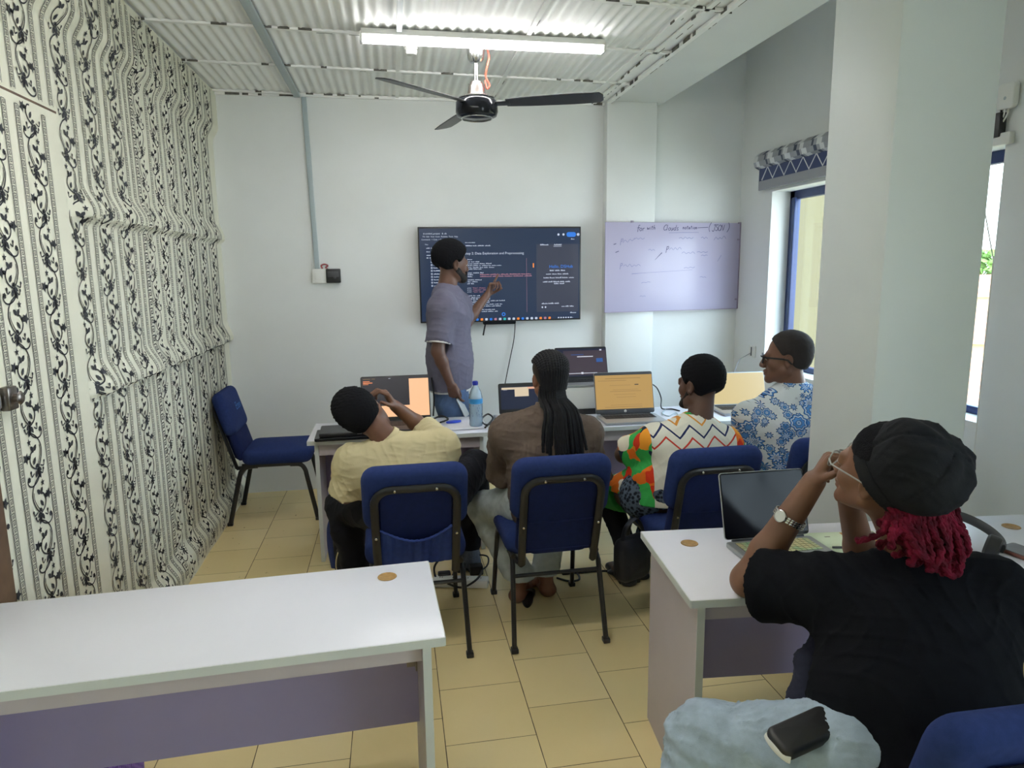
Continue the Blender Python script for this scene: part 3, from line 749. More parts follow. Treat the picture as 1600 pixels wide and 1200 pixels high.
# conduit and the two boxes at its end
o = MB(); pc = at(497, 421, YB); o.box((pc.x-.004, YB-.010, (pc.z+HC)/2), (.034, .02, HC-pc.z), bev=.003, M=None)
cond = o.build('wall_conduit', M_['grey_pvc']); tag(cond, 'pale grey conduit strip running down the far wall to the switch boxes', 'conduit')
lean = (at(476, 156, YB).x-pc.x)
for v in cond.data.vertices: v.co.x += lean*(v.co.z-pc.z)/(HC-pc.z)
o = MB(); o.box((-.630+.01, 3.4, HC-.014), (.045, 3.85, .02), bev=.003); tag(o.build('ceiling_conduit', M_['grey_pvc']), 'wide pale conduit strip along the ceiling above the wall conduit', 'conduit')
o = MB(); o.box((.085, 3.15, HC-.012), (.028, 1.55, .016), bev=.003); tag(o.build('ceiling_conduit', M_['grey_pvc']), 'narrow conduit strip on the ceiling leading to the tube light', 'conduit')
b = at(500, 431.5, YB-.02); wo = thing('wall_socket', 'white square socket box at the bottom of the wall conduit', 'socket', (b.x, YB-.02, b.z))
MB().box((0, 0, 0), (.108, .04, .108), bev=.005).build('box', M_['white_plastic'], wo)
MB().box((-.01, -.021, .0), (.05, .006, .05), bev=.003).build('face_plate', M_['white_plastic'], wo)
b2 = at(521, 431, YB-.025); sw = thing('switch_box', 'black square switch box beside the white socket box', 'switch', (b2.x, YB-.025, b2.z))
MB().box((0, 0, 0), (.104, .05, .104), bev=.006).build('box', M_['black_plastic'], sw)
w = MB(); w.box((0, -.026, .012), (.08, .005, .04), bev=.002); w.lathe([(.0, .004), (.008, .003), (.009, 0)], 12, M=Matrix.Translation((.012, -.028, -.012)) @ Matrix.Rotation(math.pi/2, 4, 'X')); w.build('rocker', M_['dark_grey'], sw)
cable('wire_loop', 'little red wire loop on top of the socket box', [at(504, 420, YB-.02), at(502, 415, YB-.02), at(507, 413, YB-.02), at(512, 415, YB-.02), at(509, 418, YB-.02), at(512, 421, YB-.02)], .006, m=mat('dull_red_wire', lin(150, 70, 75), .5), cat='wire')

# wall outlet by the window
b = ax(1175, 549, XR-.01); so = thing('wall_outlet', 'white outlet plate on the window wall, left of the man with glasses', 'socket', (XR-.008, b.y, b.z))
MB().box((0, 0, 0), (.016, .09, .09), bev=.004).build('plate', M_['white_plastic'], so)
MB().box((-.009, .0, 0), (.004, .014, .07), bev=.001).build('slot', M_['dark_grey'], so)
cable('cable', 'thin pale cable trailing from the outlet to the desk', [ax(1172, 552, XR-.02), at(1165, 556, 5.1), at(1155, 563, 5.0), at(1148, 580, 4.9), at(1143, 600, 4.75), at(1140, 618, 4.6), az(1139, 640, .75)], .003, m=mat('grey_cable', lin(150, 152, 156), .5))

# ================================================================== CEILING FITTINGS
mtube = mat('lit_tube', (.9, .95, .92), .4, em=(1.0, .985, .985), es=72.0)
mtube2 = mat('lit_tube_added', (.9, .95, .92), .4, em=(1.0, .985, .985), es=50.0)
mtube_s = mat('lit_tube_side', (.9, .95, .92), .4, em=(1.0, .985, .985), es=16.0)
def tube_light(label, x, y, L=1.325, m=None, drop=0.0):
    t = thing('tube_light', label, 'light', (x, y, HC-drop), math.radians(.5), 'ceiling tube lights')
    if drop:
        for s in (-1, 1): MB().tube([(s*L*.4, 0, 0), (s*L*.4, 0, drop)], .006, 8).build('hanging_rod', M_['white_plastic'], t)
    MB().box((0, 0, -.018), (L, .085, .03), bev=.004).build('housing', M_['white_plastic'], t)
    d = MB(); d.box((0, 0, -.044), (L-.01, .058, .024), 0 if drop else 1, bev=.006); d.box((0, 0, -.0595), (L-.02, .05, .006), bev=.002)
    n = 64
    for i in range(n): d.box((-L/2+.02+i*(L-.04)/(n-1), 0, -.047), (.006, .062, .028), 0 if drop else 1, bev=.001, seg=1)
    d.build('diffuser', [m or mtube, mtube_s], t)
    for s in (-1, 1): MB().box((s*(L/2), 0, -.04), (.014, .066, .05), bev=.003).build('end_cap', M_['white_plastic'], t)
    return t
tube_light('long lit tube light on the corrugated ceiling above the fan', .549, 3.917)
for (x, y) in ((-.15, 2.05),): tube_light('added hanging tube light, unseen above the view, for extra brightness', x, y, m=mtube2, drop=.34)  # added lamp out of view, brightens desk tops and ceiling
b = az(643, 80, HC-.04); sd = thing('smoke_detector', 'small ribbed white detector on the ceiling under the tube light', 'detector', (b.x, b.y, HC))
MB().lathe([(.0, 0), (.045, -.002), (.045, -.018), (.036, -.022)], 20).build('base', M_['white_plastic'], sd)
MB().lathe([(.032, -.02), (.036, -.03), (.030, -.034), (.034, -.046), (.026, -.06), (.0, -.062)], 20).build('bulb', M_['white_plastic'], sd)

FZ = 2.575; fx, fy = .506, 4.03
fan = thing('ceiling_fan', 'black three-blade ceiling fan on a short chrome rod', 'fan', (fx, fy, HC))
MB().lathe([(.0, -.0), (.05, -.005), (.052, -.02), (.046, -.09), (.034, -.108), (.014, -.112)], 24).build('canopy', M_['steel'], fan)
MB().lathe([(.011, -.10), (.011, -.25)], 14).build('rod', M_['steel'], fan)
w = MB(); w.lathe([(.014, -.205), (.034, -.213), (.044, -.235), (.048, -.27), (.055, -.285), (.06, -.292)], 24); w.build('rod_cover', M_['chrome_dark'], fan)
for s in (-1, 1): w2 = MB(); w2.tube([(s*.02, 0, -.215), (s*.04, 0, -.225), (s*.048, 0, -.285)], .006, 6); w2.build('hanger_arm', M_['steel'], fan)
zz = FZ-HC
MB().lathe([(.0, zz+.07), (.062, zz+.072), (.10, zz+.058), (.117, zz+.04), (.12, zz-.012), (.112, zz-.034), (.084, zz-.046), (.0, zz-.05)], 36).build('motor', M_['black_gloss'], fan)
MB().tube([(.086*math.cos(a), .086*math.sin(a), zz-.046) for a in np.linspace(0, 2*math.pi, 33)[:-1]], .004, 6, closed=True).tube([(.100*math.cos(a), .100*math.sin(a), zz+.061) for a in np.linspace(0, 2*math.pi, 33)[:-1]], .005, 6, closed=True).build('trim_ring', M_['steel'], fan)
mbl = mat('fan_blade_black', (.02, .022, .028), .4)
for a in (-20, 102, 222):
    R = Matrix.Rotation(math.radians(a), 4, 'Z') @ Matrix.Translation((0, 0, zz+.03)) @ Matrix.Rotation(math.radians(-12), 4, 'X')
    b_ = MB(); out = [(.17, -.045), (.30, -.058), (.55, -.066), (.69, -.06), (.71, -.03), (.71, .03), (.69, .056), (.55, .06), (.30, .052), (.17, .04)]
    b_.pillow(dens(out, .05), .006, .002, R); bl = b_.build('blade', mbl, fan)
    MB().box((.135, 0, -.002), (.11, .05, .006), bev=.002, M=R).build('blade_iron', M_['black_metal'], bl)
o = MB(); o.tube(smoothline([(.055, 0, -.01), (.075, 0, -.07), (.062, -.01, -.13), (.055, 0, -.18), (.075, .0, -.225), (.06, 0, -.245), (.05, 0, -.2)], 6), .005, 6); o.build('wire', M_['red_wire'], fan)

# ================================================================== WINDOW WALL FITTINGS
by0 = 3.03; by1 = 5.0
bl = thing('roller_blind', 'rolled-up patterned fabric blind with a zigzag band above the window', 'blind', (XR, (by0+by1)/2, 2.40))
bl_l = by1-by0; mgp = mat('grey_cloth', lin(150, 152, 156), .8); mwp = mat('white_cloth', lin(212, 214, 214), .8); mdk = mat('slate_cloth', lin(66, 74, 90), .8)
w = MB(); n = 96; V = []
prof = [(-.005, .135), (-.05, .13), (-.085, .10), (-.092, .06), (-.08, .025), (-.04, .005), (-.005, .0)]
nseg = int(bl_l/.028)
for i in range(nseg+1):
    for p in prof: V.append((p[0]+.004*math.sin(i*1.57), -bl_l/2+bl_l*i/nseg, p[1]))
for i in range(nseg):
    for j in range(len(prof)-1):
        ph = (i+j) % 7
        w.add([V[i*7+j], V[i*7+j+1], V[(i+1)*7+j+1], V[(i+1)*7+j]], [(0, 1, 2, 3)], 1 if ph in (0, 1) else (2 if ph == 3 else 0), True)
w.add([V[j] for j in range(7)], [tuple(range(7))], 0); w.add([V[nseg*7+j] for j in range(7)], [tuple(range(7))], 0)
w.build('cassette', [mgp, mwp, mdk], bl)
w = MB(); w.box((-.045, 0, -.045), (.012, bl_l-.03, .20), 0, bev=.002)
w.box((-.052, 0, -.03), (.002, bl_l-.05, .098), 1)
k = 0; y = -bl_l/2+.03
ZM = Matrix(((0, 0, -1, -.0535), (1, 0, 0, 0), (0, 1, 0, 0), (0, 0, 0, 1)))
zz_ = []
while y < bl_l/2-.03: zz_.append((y, -.075 if k % 2 else .015)); y += .075; k += 1
w.ribbon(zz_, .014, 0, 2, ZM)
w.build('fabric_band', [mgp, M_['navy'], mwp], bl)
c0 = ax(1519, 735, XR-.045)
o = MB(); o.tube([(XR-.05, by0+.02-.0, 2.40), ((XR-.05+c0.x)/2, c0.y, 1.7), (c0.x, c0.y, c0.z+.09)], .003, 6); cd = tag(o.build('blind_cord', M_['white_plastic']), 'white blind pull cord with a small tassel beside the pillar', 'cord')
MB().lathe([(.003, .09), (.009, .08), (.007, .04), (.012, .02), (.010, 0), (.0, -.002)], 12, c=tuple(c0)).build('tassel', M_['white_plastic'], cd)
b = ax(1574, 150, XR-.02); rt = thing('router', 'white wall-mounted router box high beside the window', 'router', (XR-.016, b.y, b.z))
MB().pillow(rrect(.095, .115, .02, 5), .03, .008, Matrix(((0, 0, -1, 0), (1, 0, 0, 0), (0, 1, 0, 0), (0, 0, 0, 1)))).build('body', M_['white_plastic'], rt)
MB().disc((0, 0), .008, .0155, 12, M=Matrix(((0, 0, -1, -.0005), (1, 0, 0, 0), (0, 1, 0, -.01), (0, 0, 0, 1)))).build('indicator', M_['grey_pvc'], rt)
for i, (u, u2) in enumerate(((1565, 1561), (1570, 1563), (1575, 1566))):
    cable('cable', 'short cables dropping from the router box to the adapter', [ax(u, 166, XR-.02), ax(u-1, 178, XR-.025), ax(u2, 192, XR-.02)], .004, 'router cables', m=M_['white_plastic'] if i else M_['cable'])
b = ax(1559, 196, XR-.025); o = MB(); o.box((XR-.022, b.y, b.z), (.04, .05, .11), bev=.006); tag(o.build('power_adapter', M_['black_plastic']), 'black power adapter on the window wall under the router', 'adapter')
b = ax(1566, 217, XR-.025); o = MB(); o.box((XR-.016, b.y, b.z), (.03, .09, .055), bev=.006); tag(o.build('socket_block', M_['white_plastic']), 'small white socket block just above the window edge', 'socket')

# ================================================================== OUTSIDE
mgrass = mat('dry_ground', lin(150, 135, 95), .9, noise=.2, nscale=.6)
struct(MB().box((40, 30, -7.1), (70, 90, .2)).build('ground', mgrass))
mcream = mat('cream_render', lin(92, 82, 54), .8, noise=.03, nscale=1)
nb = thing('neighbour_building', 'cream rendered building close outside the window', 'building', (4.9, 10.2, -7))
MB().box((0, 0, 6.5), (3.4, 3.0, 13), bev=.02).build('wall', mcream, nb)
MB().box((0, 0, 13.1), (3.7, 3.3, .2)).build('roof_slab', M_['wall'], nb)
mroof = mat('terracotta_roof', lin(196, 130, 96), .8, noise=.15, nscale=3); mhw = mat('house_wall', lin(226, 196, 150), .8)
mwin = mat('dark_window', (.02, .025, .03), .2)
for i, (x, y, wd, hh, lab) in enumerate(((25, 25, 7, 3.2, 'nearest terracotta-roofed house seen through the window slit'), (33, 32, 7, 4.6, 'middle terracotta-roofed house below the tree'), (44, 42.5, 9, 6.4, 'farthest terracotta-roofed house beside the tree'))):
    hs = thing('house', lab, 'house', (x, y, -7), math.radians(-35), 'houses beyond the window')
    MB().box((0, 0, hh/2), (wd, 6, hh)).build('wall', mhw, hs)
    r = MB(); a_, b_ = wd/2+.4, 3.4
    r.add([(-a_, -b_, hh), (a_, -b_, hh), (a_, b_, hh), (-a_, b_, hh), (-a_, 0, hh+1.5), (a_, 0, hh+1.5)], [(0, 1, 5, 4), (2, 3, 4, 5), (1, 2, 5), (3, 0, 4), (0, 3, 2, 1)])
    r.build('roof', mroof, hs)
    for k in range(3): MB().box((-wd/2+1.2+k*(wd-2.4)/2, -3.02, hh*.55), (.9, .06, 1.1)).build('window', mwin, hs)
tr_ = thing('tree', 'green leafy tree beyond the rooftops', 'tree', (52, 53, -7))
o = MB(); o.tube([(0, 0, 0), (.1, 0, 4), (0, .2, 7)], [.35, .25, .15], 8); o.build('trunk', M_['wood'], tr_)
mleaf = mat('leaf_green', lin(120, 150, 70), .8, noise=.25, nscale=2)
o = MB(); rnd = random.Random(3)
for k in range(1500):
    a1 = rnd.uniform(0, 6.28); rr = 3.4*rnd.random()**.4; zc = 7.2+rnd.uniform(-2.6, 2.6); rr *= math.sqrt(max(.05, 1-((zc-7.2)/3)**2))
    c = Vector((rr*math.cos(a1), rr*math.sin(a1), zc)); u_ = Vector((rnd.uniform(-1, 1), rnd.uniform(-1, 1), rnd.uniform(-1, 1))).normalized()*.38; v_ = u_.orthogonal().normalized()*.3
    o.add([c-u_, c+v_, c+u_, c-v_], [(0, 1, 2, 3)])
o.build('crown', mleaf, tr_)
# ================================================================== LAPTOPS AND THINGS ON THE DESKS
DT = .74
mkb = mat('keyboard_black', (.02, .021, .024), .5)
def make_laptop(label, x, y, rz, w, d, hs, open_deg, shell, bezel, screen_parts, bez=(.012, .016, .03), z0=DT, base_h=.016, kb_mat=None, logo=False, key_col=None, group='open laptops', keys=True):
    """origin at hinge line on the table; user side is local -y"""
    t = thing('laptop', label, 'laptop', (x, y, z0), rz, group)
    kb_mat = kb_mat or mkb
    B = MB(); B.pillow(rrect(w, d, .012, 4, 0, -d/2), base_h, .004, Matrix.Translation((0, 0, base_h/2+.002)))
    for sx_ in (-1, 1):
        for sy_ in (-.02, -d+.02): B.lathe([(.0, 0), (.006, 0), (.006, .003)], 8, c=(sx_*(w/2-.03), sy_, 0))
    B.build('base', shell, t)
    zt = base_h+.002
    K = MB(); kw = w*.84; kd = d*.44; ky = -d*.09
    K.rect(-kw/2, ky-kd, kw/2, ky, zt+.0004, 0)
    rows = 6
    for r in range(rows):
        ncol = 14; y1 = ky-kd*r/rows-.002; y0 = ky-kd*(r+1)/rows+.002
        for c in range(ncol):
            x0 = -kw/2+kw*c/ncol+.0015; x1 = -kw/2+kw*(c+1)/ncol-.0015
            K.box(((x0+x1)/2, (y0+y1)/2, zt+.0012), (x1-x0, y1-y0, .002), 1)
    K.build('keyboard', [kb_mat, key_col or kb_mat], t)
    MB().rect(-.055, -d+.012, .055, -d*.60, zt+.0006).build('touchpad', key_col or M_['dark_grey'] if shell is not M_['silver'] else M_['silver'], t)
    a = math.radians(open_deg-90)          # lean back from upright
    LM = Matrix.Translation((0, .002, zt)) @ Matrix.Rotation(-a, 4, 'X') @ Matrix.Rotation(math.pi/2, 4, 'X')  # x right, y up the lid, z to the user
    lid = MB(); lid.pillow(rrect(w, hs, .012, 4, 0, hs/2+.004), .007, .003, LM @ Matrix.Translation((0, 0, -.003))); L = lid.build('lid', shell, t)
    bzl = MB(); bzl.pillow(rrect(w-.004, hs-.004, .010, 4, 0, hs/2+.004), .0012, .0004, LM @ Matrix.Translation((0, 0, .0010))); bz_o = bzl.build('bezel', bezel, L)
    hg = MB()
    hg.tube([(-w*.42, .0, zt-.001), (w*.42, .0, zt-.001)], .006, 8); hg.build('hinge', M_['black_plastic'], t)
    sc = MB(); mats = []
    x0, x1 = -w/2+bez[0], w/2-bez[0]; y0, y1 = .004+bez[2], hs+.004-bez[1]
    for k, (u0, v0, u1, v1, m) in enumerate(screen_parts):       # fractions of the screen, v from the bottom
        if m not in mats: mats.append(m)
        sc.rect(x0+(x1-x0)*u0, y0+(y1-y0)*v0, x0+(x1-x0)*u1, y0+(y1-y0)*v1, .0022+.0002*min(k, 6), mats.index(m), LM)
    sc.build('screen', mats, L)
    if logo:
        g = MB(); g.disc((0, bez[2]*.55+.003), .0085, .0018, 20, 0, LM)
        for (p, q_) in (((-.0045, .006), (-.0015, -.006)), ((-.002, .001), (.000, -.003)), ((.0035, .003), (.0005, -.008)), ((.003, .003), (.005, -.0005))):
            g.ribbon([(p[0], bez[2]*.55+.003+p[1]), (q_[0], bez[2]*.55+.003+q_[1])], .0014, .0021, 1, LM)
        g.build('maker_badge', [M_['white_plastic'], M_['black_plastic']], L)
    return t
E_ = lambda n, rgb, s: mat(n, tuple(c*.04 for c in lin(*rgb)), .3, em=lin(*rgb), es=s)
m_dk = E_('display_black', (44, 42, 50), .85); m_or = E_('display_peach', (252, 196, 150), 1.0); m_tx = E_('display_orange_text', (235, 140, 90), 1.0)
m_nv = E_('display_navy', (28, 36, 62), .85); m_cr = E_('display_cream', (214, 196, 168), 1.0); m_pk = E_('display_rose', (226, 170, 140), 1.0)
m_tan = E_('display_tan', (186, 150, 90), .95); m_tan2 = E_('display_tan_line', (158, 126, 78), .9); m_khk = E_('display_khaki', (212, 192, 138), 1.0)
m_br = E_('display_brown', (72, 62, 74), .8); m_bl2 = E_('display_blue', (48, 92, 160), .9); m_wh = E_('display_white', (215, 218, 230), 1.0)
def lap_from(uL, uR, vtop, Yh, tilt, **k):   # lid corners in the photo -> centre, width, lid height
    a = math.radians(tilt-90); yt = Yh+.22*math.sin(a)
    pl = at(uL, vtop, yt); pr = at(uR, vtop, yt)
    return (pl.x+pr.x)/2, pr.x-pl.x, (pl.z-DT-k.get('dz', 0)-.02)/math.cos(a)
# man in cream T-shirt
x, w_, h_ = lap_from(563, 671, 590, 4.24, 106)
par = [(0, 0, 1, 1, m_or), (0, .02, .705, 1, m_dk), (0, .95, 1, 1, m_dk), (.01, .30, .69, .95, m_dk)]
par += [(.02, .965, .13, .975, m_tan2), (.15, .965, .2, .975, m_tan2), (.40, .962, .43, .975, m_wh), (.02, .90, .12, .92, m_tx), (.02, .86, .16, .885, m_tx), (.02, .83, .10, .845, m_tx), (.0, .0, .72, .28, m_or)]
make_laptop('laptop with a split black and peach screen, before the man in the cream T-shirt', x, 4.24, math.radians(1), w_, .26, h_, 106, M_['black_plastic'], M_['black_plastic'], par, bez=(.007, .010, .022))
# woman with braids
x, w_, h_ = lap_from(778, 868, 600, 4.26, 103)
par = [(0, 0, 1, 1, m_nv), (.02, .87, .98, .96, m_cr), (.50, .87, .98, .96, m_pk), (.26, .55, .52, .90, m_cr), (.05, .845, .12, .855, m_wh), (.56, .60, .9, .83, m_nv), (.06, .1, .5, .2, m_nv)]
make_laptop('laptop with a navy screen, half hidden by the woman with braids', x, 4.26, 0, w_, .235, h_, 103, M_['black_plastic'], M_['black_plastic'], par, bez=(.014, .022, .03))
# laptop raised on the white carton
cx0 = at(886, 600, 4.14); bt = at(905, 605, 4.25).z
x, w_, h_ = lap_from(866, 947, 544, 4.44, 108, dz=bt-DT)
par = [(0, 0, 1, 1, m_nv), (.15, .04, 1, .94, m_br), (.42, .70, .74, .73, m_wh), (.88, .92, .92, .97, m_wh), (.80, .5, .93, .64, m_bl2), (.48, .08, .52, .15, m_wh), (.3, .78, .55, .80, m_bl2), (.32, .2, .45, .55, m_br), (.2, .10, .8, .12, m_wh)]
make_laptop('dark-screened laptop raised on a white box behind the braided woman', x, 4.44, 0, w_, .20, h_, 108, M_['silver'], M_['black_plastic'], par, z0=bt, bez=(.008, .014, .018))
bx = thing('carton', 'white box with a black base, raising the dark-screened laptop', 'box', (x-.03, 4.335, DT))
MB().box((0, 0, (bt-DT)/2+.018), (w_-.02, .19, bt-DT-.036), bev=.006).build('body', M_['white_plastic'], bx)
MB().box((0, -.002, .018), (w_-.014, .196, .036), bev=.004).build('base_strip', M_['black_plastic'], bx)
# orange-screened silver laptop
x, w_, h_ = lap_from(925, 1017, 584, 4.11, 106)
par = [(0, 0, 1, 1, m_tan), (.18, .89, .80, .91, m_tan2), (.05, .83, .55, .845, m_tan2), (.25, .69, .62, .70, m_tan2), (.69, .695, .76, .72, m_dk), (.25, .51, .80, .525, m_tan2), (.3, .56, .75, .57, m_tan2), (.32, .42, .7, .43, m_tan2), (.15, .05, .8, .065, m_tan2), (.25, .11, .8, .12, m_tan2), (.36, .34, .7, .35, m_tan2)]
make_laptop('silver laptop with an orange-tan document on screen, left of the zigzag shirt', x+.01, 4.11, math.radians(-2), w_*.985, .235, h_, 106, M_['silver'], M_['dark_grey'], par, bez=(.006, .020, .030), logo=True)
# laptop before the man with glasses
x, w_, h_ = lap_from(1104, 1188, 583, 4.22, 108)
make_laptop('silver laptop with a pale khaki screen, right of the zigzag-shirted man', x, 4.20, math.radians(-4), w_, .235, h_, 108, M_['silver'], M_['silver'], [(0, 0, 1, 1, m_khk)], bez=(.003, .006, .008))
# big dark laptop in the foreground
hl = az(1117, 847, DT+.02); hr = az(1281, 834, DT+.02); rz = math.atan2(hr.y-hl.y, hr.x-hl.x)
mgk = mat('patterned_key_cover', lin(196, 206, 158), .5); q = NT(mgk); tcn = q.n('ShaderNodeTexCoord'); nzz = q.n('ShaderNodeTexNoise'); nzz.inputs['Scale'].default_value = 16; q.l(tcn.outputs['Object'], nzz.inputs['Vector'])
rr_ = q.n('ShaderNodeValToRGB'); rr_.color_ramp.elements[0].position = .4; rr_.color_ramp.elements[1].position = .62; rr_.color_ramp.elements[0].color = lin(168, 205, 160)+(1,); rr_.color_ramp.elements[1].color = lin(222, 210, 160)+(1,)
q.l(nzz.outputs[0], rr_.inputs[0]); q.l(rr_.outputs[0], q.b.inputs['Base Color'])
m_off = mat('screen_off', (.008, .009, .014), .16, spec=.12)
q = NT(m_off); tcn = q.n('ShaderNodeTexCoord'); nzz = q.n('ShaderNodeTexNoise'); nzz.inputs['Scale'].default_value = 7; q.l(tcn.outputs['Object'], nzz.inputs['Vector']); q.l(q.math('MULTIPLY', nzz.outputs[0], .3), q.b.inputs['Roughness'])
make_laptop('open silver laptop with a black screen and pale green keys, on the right desk', (hl.x+hr.x)/2, (hl.y+hr.y)/2, rz, .315, .222, .228, 107, M_['silver'], M_['black_gloss'], [(0, 0, 1, 1, m_off)], bez=(.006, .007, .012), kb_mat=M_['dark_grey'], key_col=mgk)

# closed laptops on the left end of the far desk
b = az(522, 690, DT); sl = thing('laptop', 'closed black laptop lying on the left end of the far desk', 'laptop', (-.285, 3.99, DT), math.radians(2), None)
MB().pillow(rrect(.33, .22, .012, 4), .022, .005, Matrix.Translation((0, 0, .031))).build('lid', M_['black_plastic'], sl)
MB().pillow(rrect(.35, .235, .012, 4, -.015, -.01), .018, .004, Matrix.Translation((0, 0, .010))).build('base', M_['black_gloss'], sl)
MB().box((.06, -.1085, .033), (.025, .003, .006)).build('maker_badge', M_['silver'], sl)
o = MB(); o.box((-.12, 3.915, DT+.0035), (.14, .085, .004), bev=.001, M=None); tag(o.build('paper', M_['paper']), 'crumpled white paper beside the closed black laptop', 'paper')
o = MB(); nx = 10; V = []
for i in range(nx+1):
    for j in range(nx+1): V.append((.29+.24*i/nx, 3.965+.26*j/nx, DT+.003+.003*abs(math.sin(i*1.3)*math.cos(j*.9))))
o.add(V, [(i*(nx+1)+j, (i+1)*(nx+1)+j, (i+1)*(nx+1)+j+1, i*(nx+1)+j+1) for i in range(nx) for j in range(nx)], 0, True)
tag(o.build('paper', M_['paper']), 'creased white sheet of paper under the blue oval cap and behind the bottle', 'paper')
b = az(709, 662, DT); mblue = mat('bright_blue_plastic', lin(48, 78, 205), .35)
o = MB(); o.pillow([(.05*math.cos(2*PI*k/24), .024*math.sin(2*PI*k/24)) for k in range(24)], .012, .005, Matrix.Translation((b.x, b.y, DT+.013)) @ Matrix.Rotation(.3, 4, 'Z')); tag(o.build('oval_cap', mblue), 'small bright blue oval plastic cap on the paper left of the bottle', 'cap')

# water bottle
b = az(744, 666, DT); bt_ = thing('water_bottle', 'clear blue-tinted water bottle with a dark blue cap', 'bottle', (b.x, b.y, DT+.001))
mbt = bpy.data.materials.new('blue_tinted_plastic'); mbt.use_nodes = True; nt = mbt.node_tree; nt.nodes.remove(nt.nodes['Principled BSDF'])
t1 = nt.nodes.new('ShaderNodeBsdfTransparent'); t1.inputs[0].default_value = (.93, .97, 1.0, 1); t2 = nt.nodes.new('ShaderNodeBsdfGlossy'); t2.inputs['Roughness'].default_value = .12; t2.inputs[0].default_value = (.8, .9, 1, 1); fz = nt.nodes.new('ShaderNodeFresnel'); fz.inputs[0].default_value = 1.4
m2 = nt.nodes.new('ShaderNodeMixShader'); t3 = nt.nodes.new('ShaderNodeBsdfDiffuse'); t3.inputs[0].default_value = (.70, .86, 1.0, 1); m3 = nt.nodes.new('ShaderNodeMixShader'); m3.inputs[0].default_value = .30
nt.links.new(t1.outputs[0], m3.inputs[1]); nt.links.new(t3.outputs[0], m3.inputs[2]); nt.links.new(fz.outputs[0], m2.inputs[0]); nt.links.new(m3.outputs[0], m2.inputs[1]); nt.links.new(t2.outputs[0], m2.inputs[2]); nt.links.new(m2.outputs[0], nt.nodes['Material Output'].inputs[0])
bh_ = at(744, 596, b.y).z-DT
k_ = bh_/.30; prof = [(.0, .004), (.03, .0), (.040, .006), (.042, .02), (.0415, .03), (.040, .045), (.0418, .055), (.040, .07), (.0418, .085), (.0405, .1), (.042, .115), (.042, .165), (.0405, .175), (.042, .185), (.041, .20), (.036, .225), (.026, .25), (.016, .268), (.0135, .278), (.0135, .284)]
MB().lathe([(r*1.0, z*k_) for r, z in prof], 32).build('body', mbt, bt_)
MB().lathe([(.0, .002), (.036, .004), (.039, .02), (.038, .05), (.038, .20*k_), (.0, .2*k_)], 28).build('water', mbt, bt_)
w = MB(); w.lathe([(.0155, .276*k_), (.016, .278*k_), (.016, .298*k_), (.014, .302*k_), (.0, .303*k_)], 20)
for k in range(20): a = 2*PI*k/20; w.box((.0162*math.cos(a), .0162*math.sin(a), .288*k_), (.002, .002, .018))
w.build('cap', mat('dark_blue_cap', lin(30, 52, 170), .4), bt_)
w = MB(); R_ = .0428
def wrap(pts, wd, mi):
    w.add([(R_*math.sin(u), -R_*math.cos(u), z+sg*wd/2) for u, z in pts for sg in (1, -1)], [(2*i, 2*i+1, 2*i+3, 2*i+2) for i in range(len(pts)-1)], mi, True)
wrap([(u, .172*k_) for u in np.linspace(-1.4, 1.4, 16)], .03, 0)
rb = random.Random(5)
for k in range(16):
    u0 = rb.uniform(-1.2, 1.2); z0_ = rb.uniform(.06, .15); wrap([(u0+.05*j, z0_+.012*math.sin(j*1.3+k)) for j in range(5)], .005, 1)
w.build('label', [mat('light_blue_label', lin(60, 150, 215), .4), mat('navy_script', lin(28, 44, 90), .5)], bt_)

# cables by the bottle and behind the silver laptop
cable('cable', 'black charger cable coiled on the desk just right of the bottle', [az(758, 668, DT+.01), az(770, 654, DT+.012), az(762, 647, DT+.02), az(752, 656, DT+.02), az(760, 664, DT+.03), az(772, 660, DT+.03), az(774, 668, DT+.01)], .006)
cable('cable', 'dark cable lying on the desk behind the blue oval cap', [az(676, 655, DT+.006), az(690, 650, DT+.008), az(700, 655, DT+.006), az(688, 660, DT+.006)], .006)
cable('cable', 'dark cable curving down beside the orange-screened silver laptop', [at(1019, 600, 4.3), at(1027, 607, 4.33), at(1033, 622, 4.34), az(1034, 638, DT+.006), az(1050, 639, DT+.005), az(1062, 642, DT+.005)], .0045)
cable('cable', 'looped grey cable on the desk left of the zigzag-shirted man', [az(1040, 640, DT+.005), az(1035, 646, DT+.005), az(1045, 650, DT+.005), az(1056, 645, DT+.005), az(1062, 652, DT+.005)], .0035, m=M_['grey_pvc'])
cable('cable', 'black cable hanging behind the peach-screened laptop', [at(674, 590, 4.42), at(678, 620, 4.43), az(677, 650, DT+.006)], .005)

# right desk: booklet, pen case, headphones, phone
A_ = [az(u, v, DT+.004) for (u, v) in ((1266, 828), (1352, 821), (1368, 850), (1300, 850))]
bk = MB(); A0 = Vector((1.64, 1.97, DT)); ra = math.radians(-6)
bkt = thing('magazine', 'open pale green magazine with orange pictures beside the black-screened laptop', 'magazine', (1.50, 1.985, DT+.0012), ra)
mpg = mat('pale_green_page', lin(214, 226, 196), .5); mor = mat('orange_picture', lin(214, 150, 70), .5, noise=.3, nscale=25); mre = mat('red_picture', lin(210, 105, 65), .5, noise=.3, nscale=30); mgy = mat('dark_picture', lin(110, 105, 95), .5)
w = MB(); w.box((0, 0, .002), (.30, .21, .004), 0, bev=.001)
for (x0, y0, x1, y1, mi) in ((.02, -.02, .075, .095, 1), (.06, -.10, .145, -.02, 2), (.09, .02, .145, .095, 3), (-.13, -.06, -.01, .0, 0), (-.05, .06, -.03, .066, 3), (.08, -.03, .12, .02, 1)): w.rect(x0, y0, x1, y1, .0045, mi)
w.build('pages', [mpg, mor, mre, mgy], bkt)
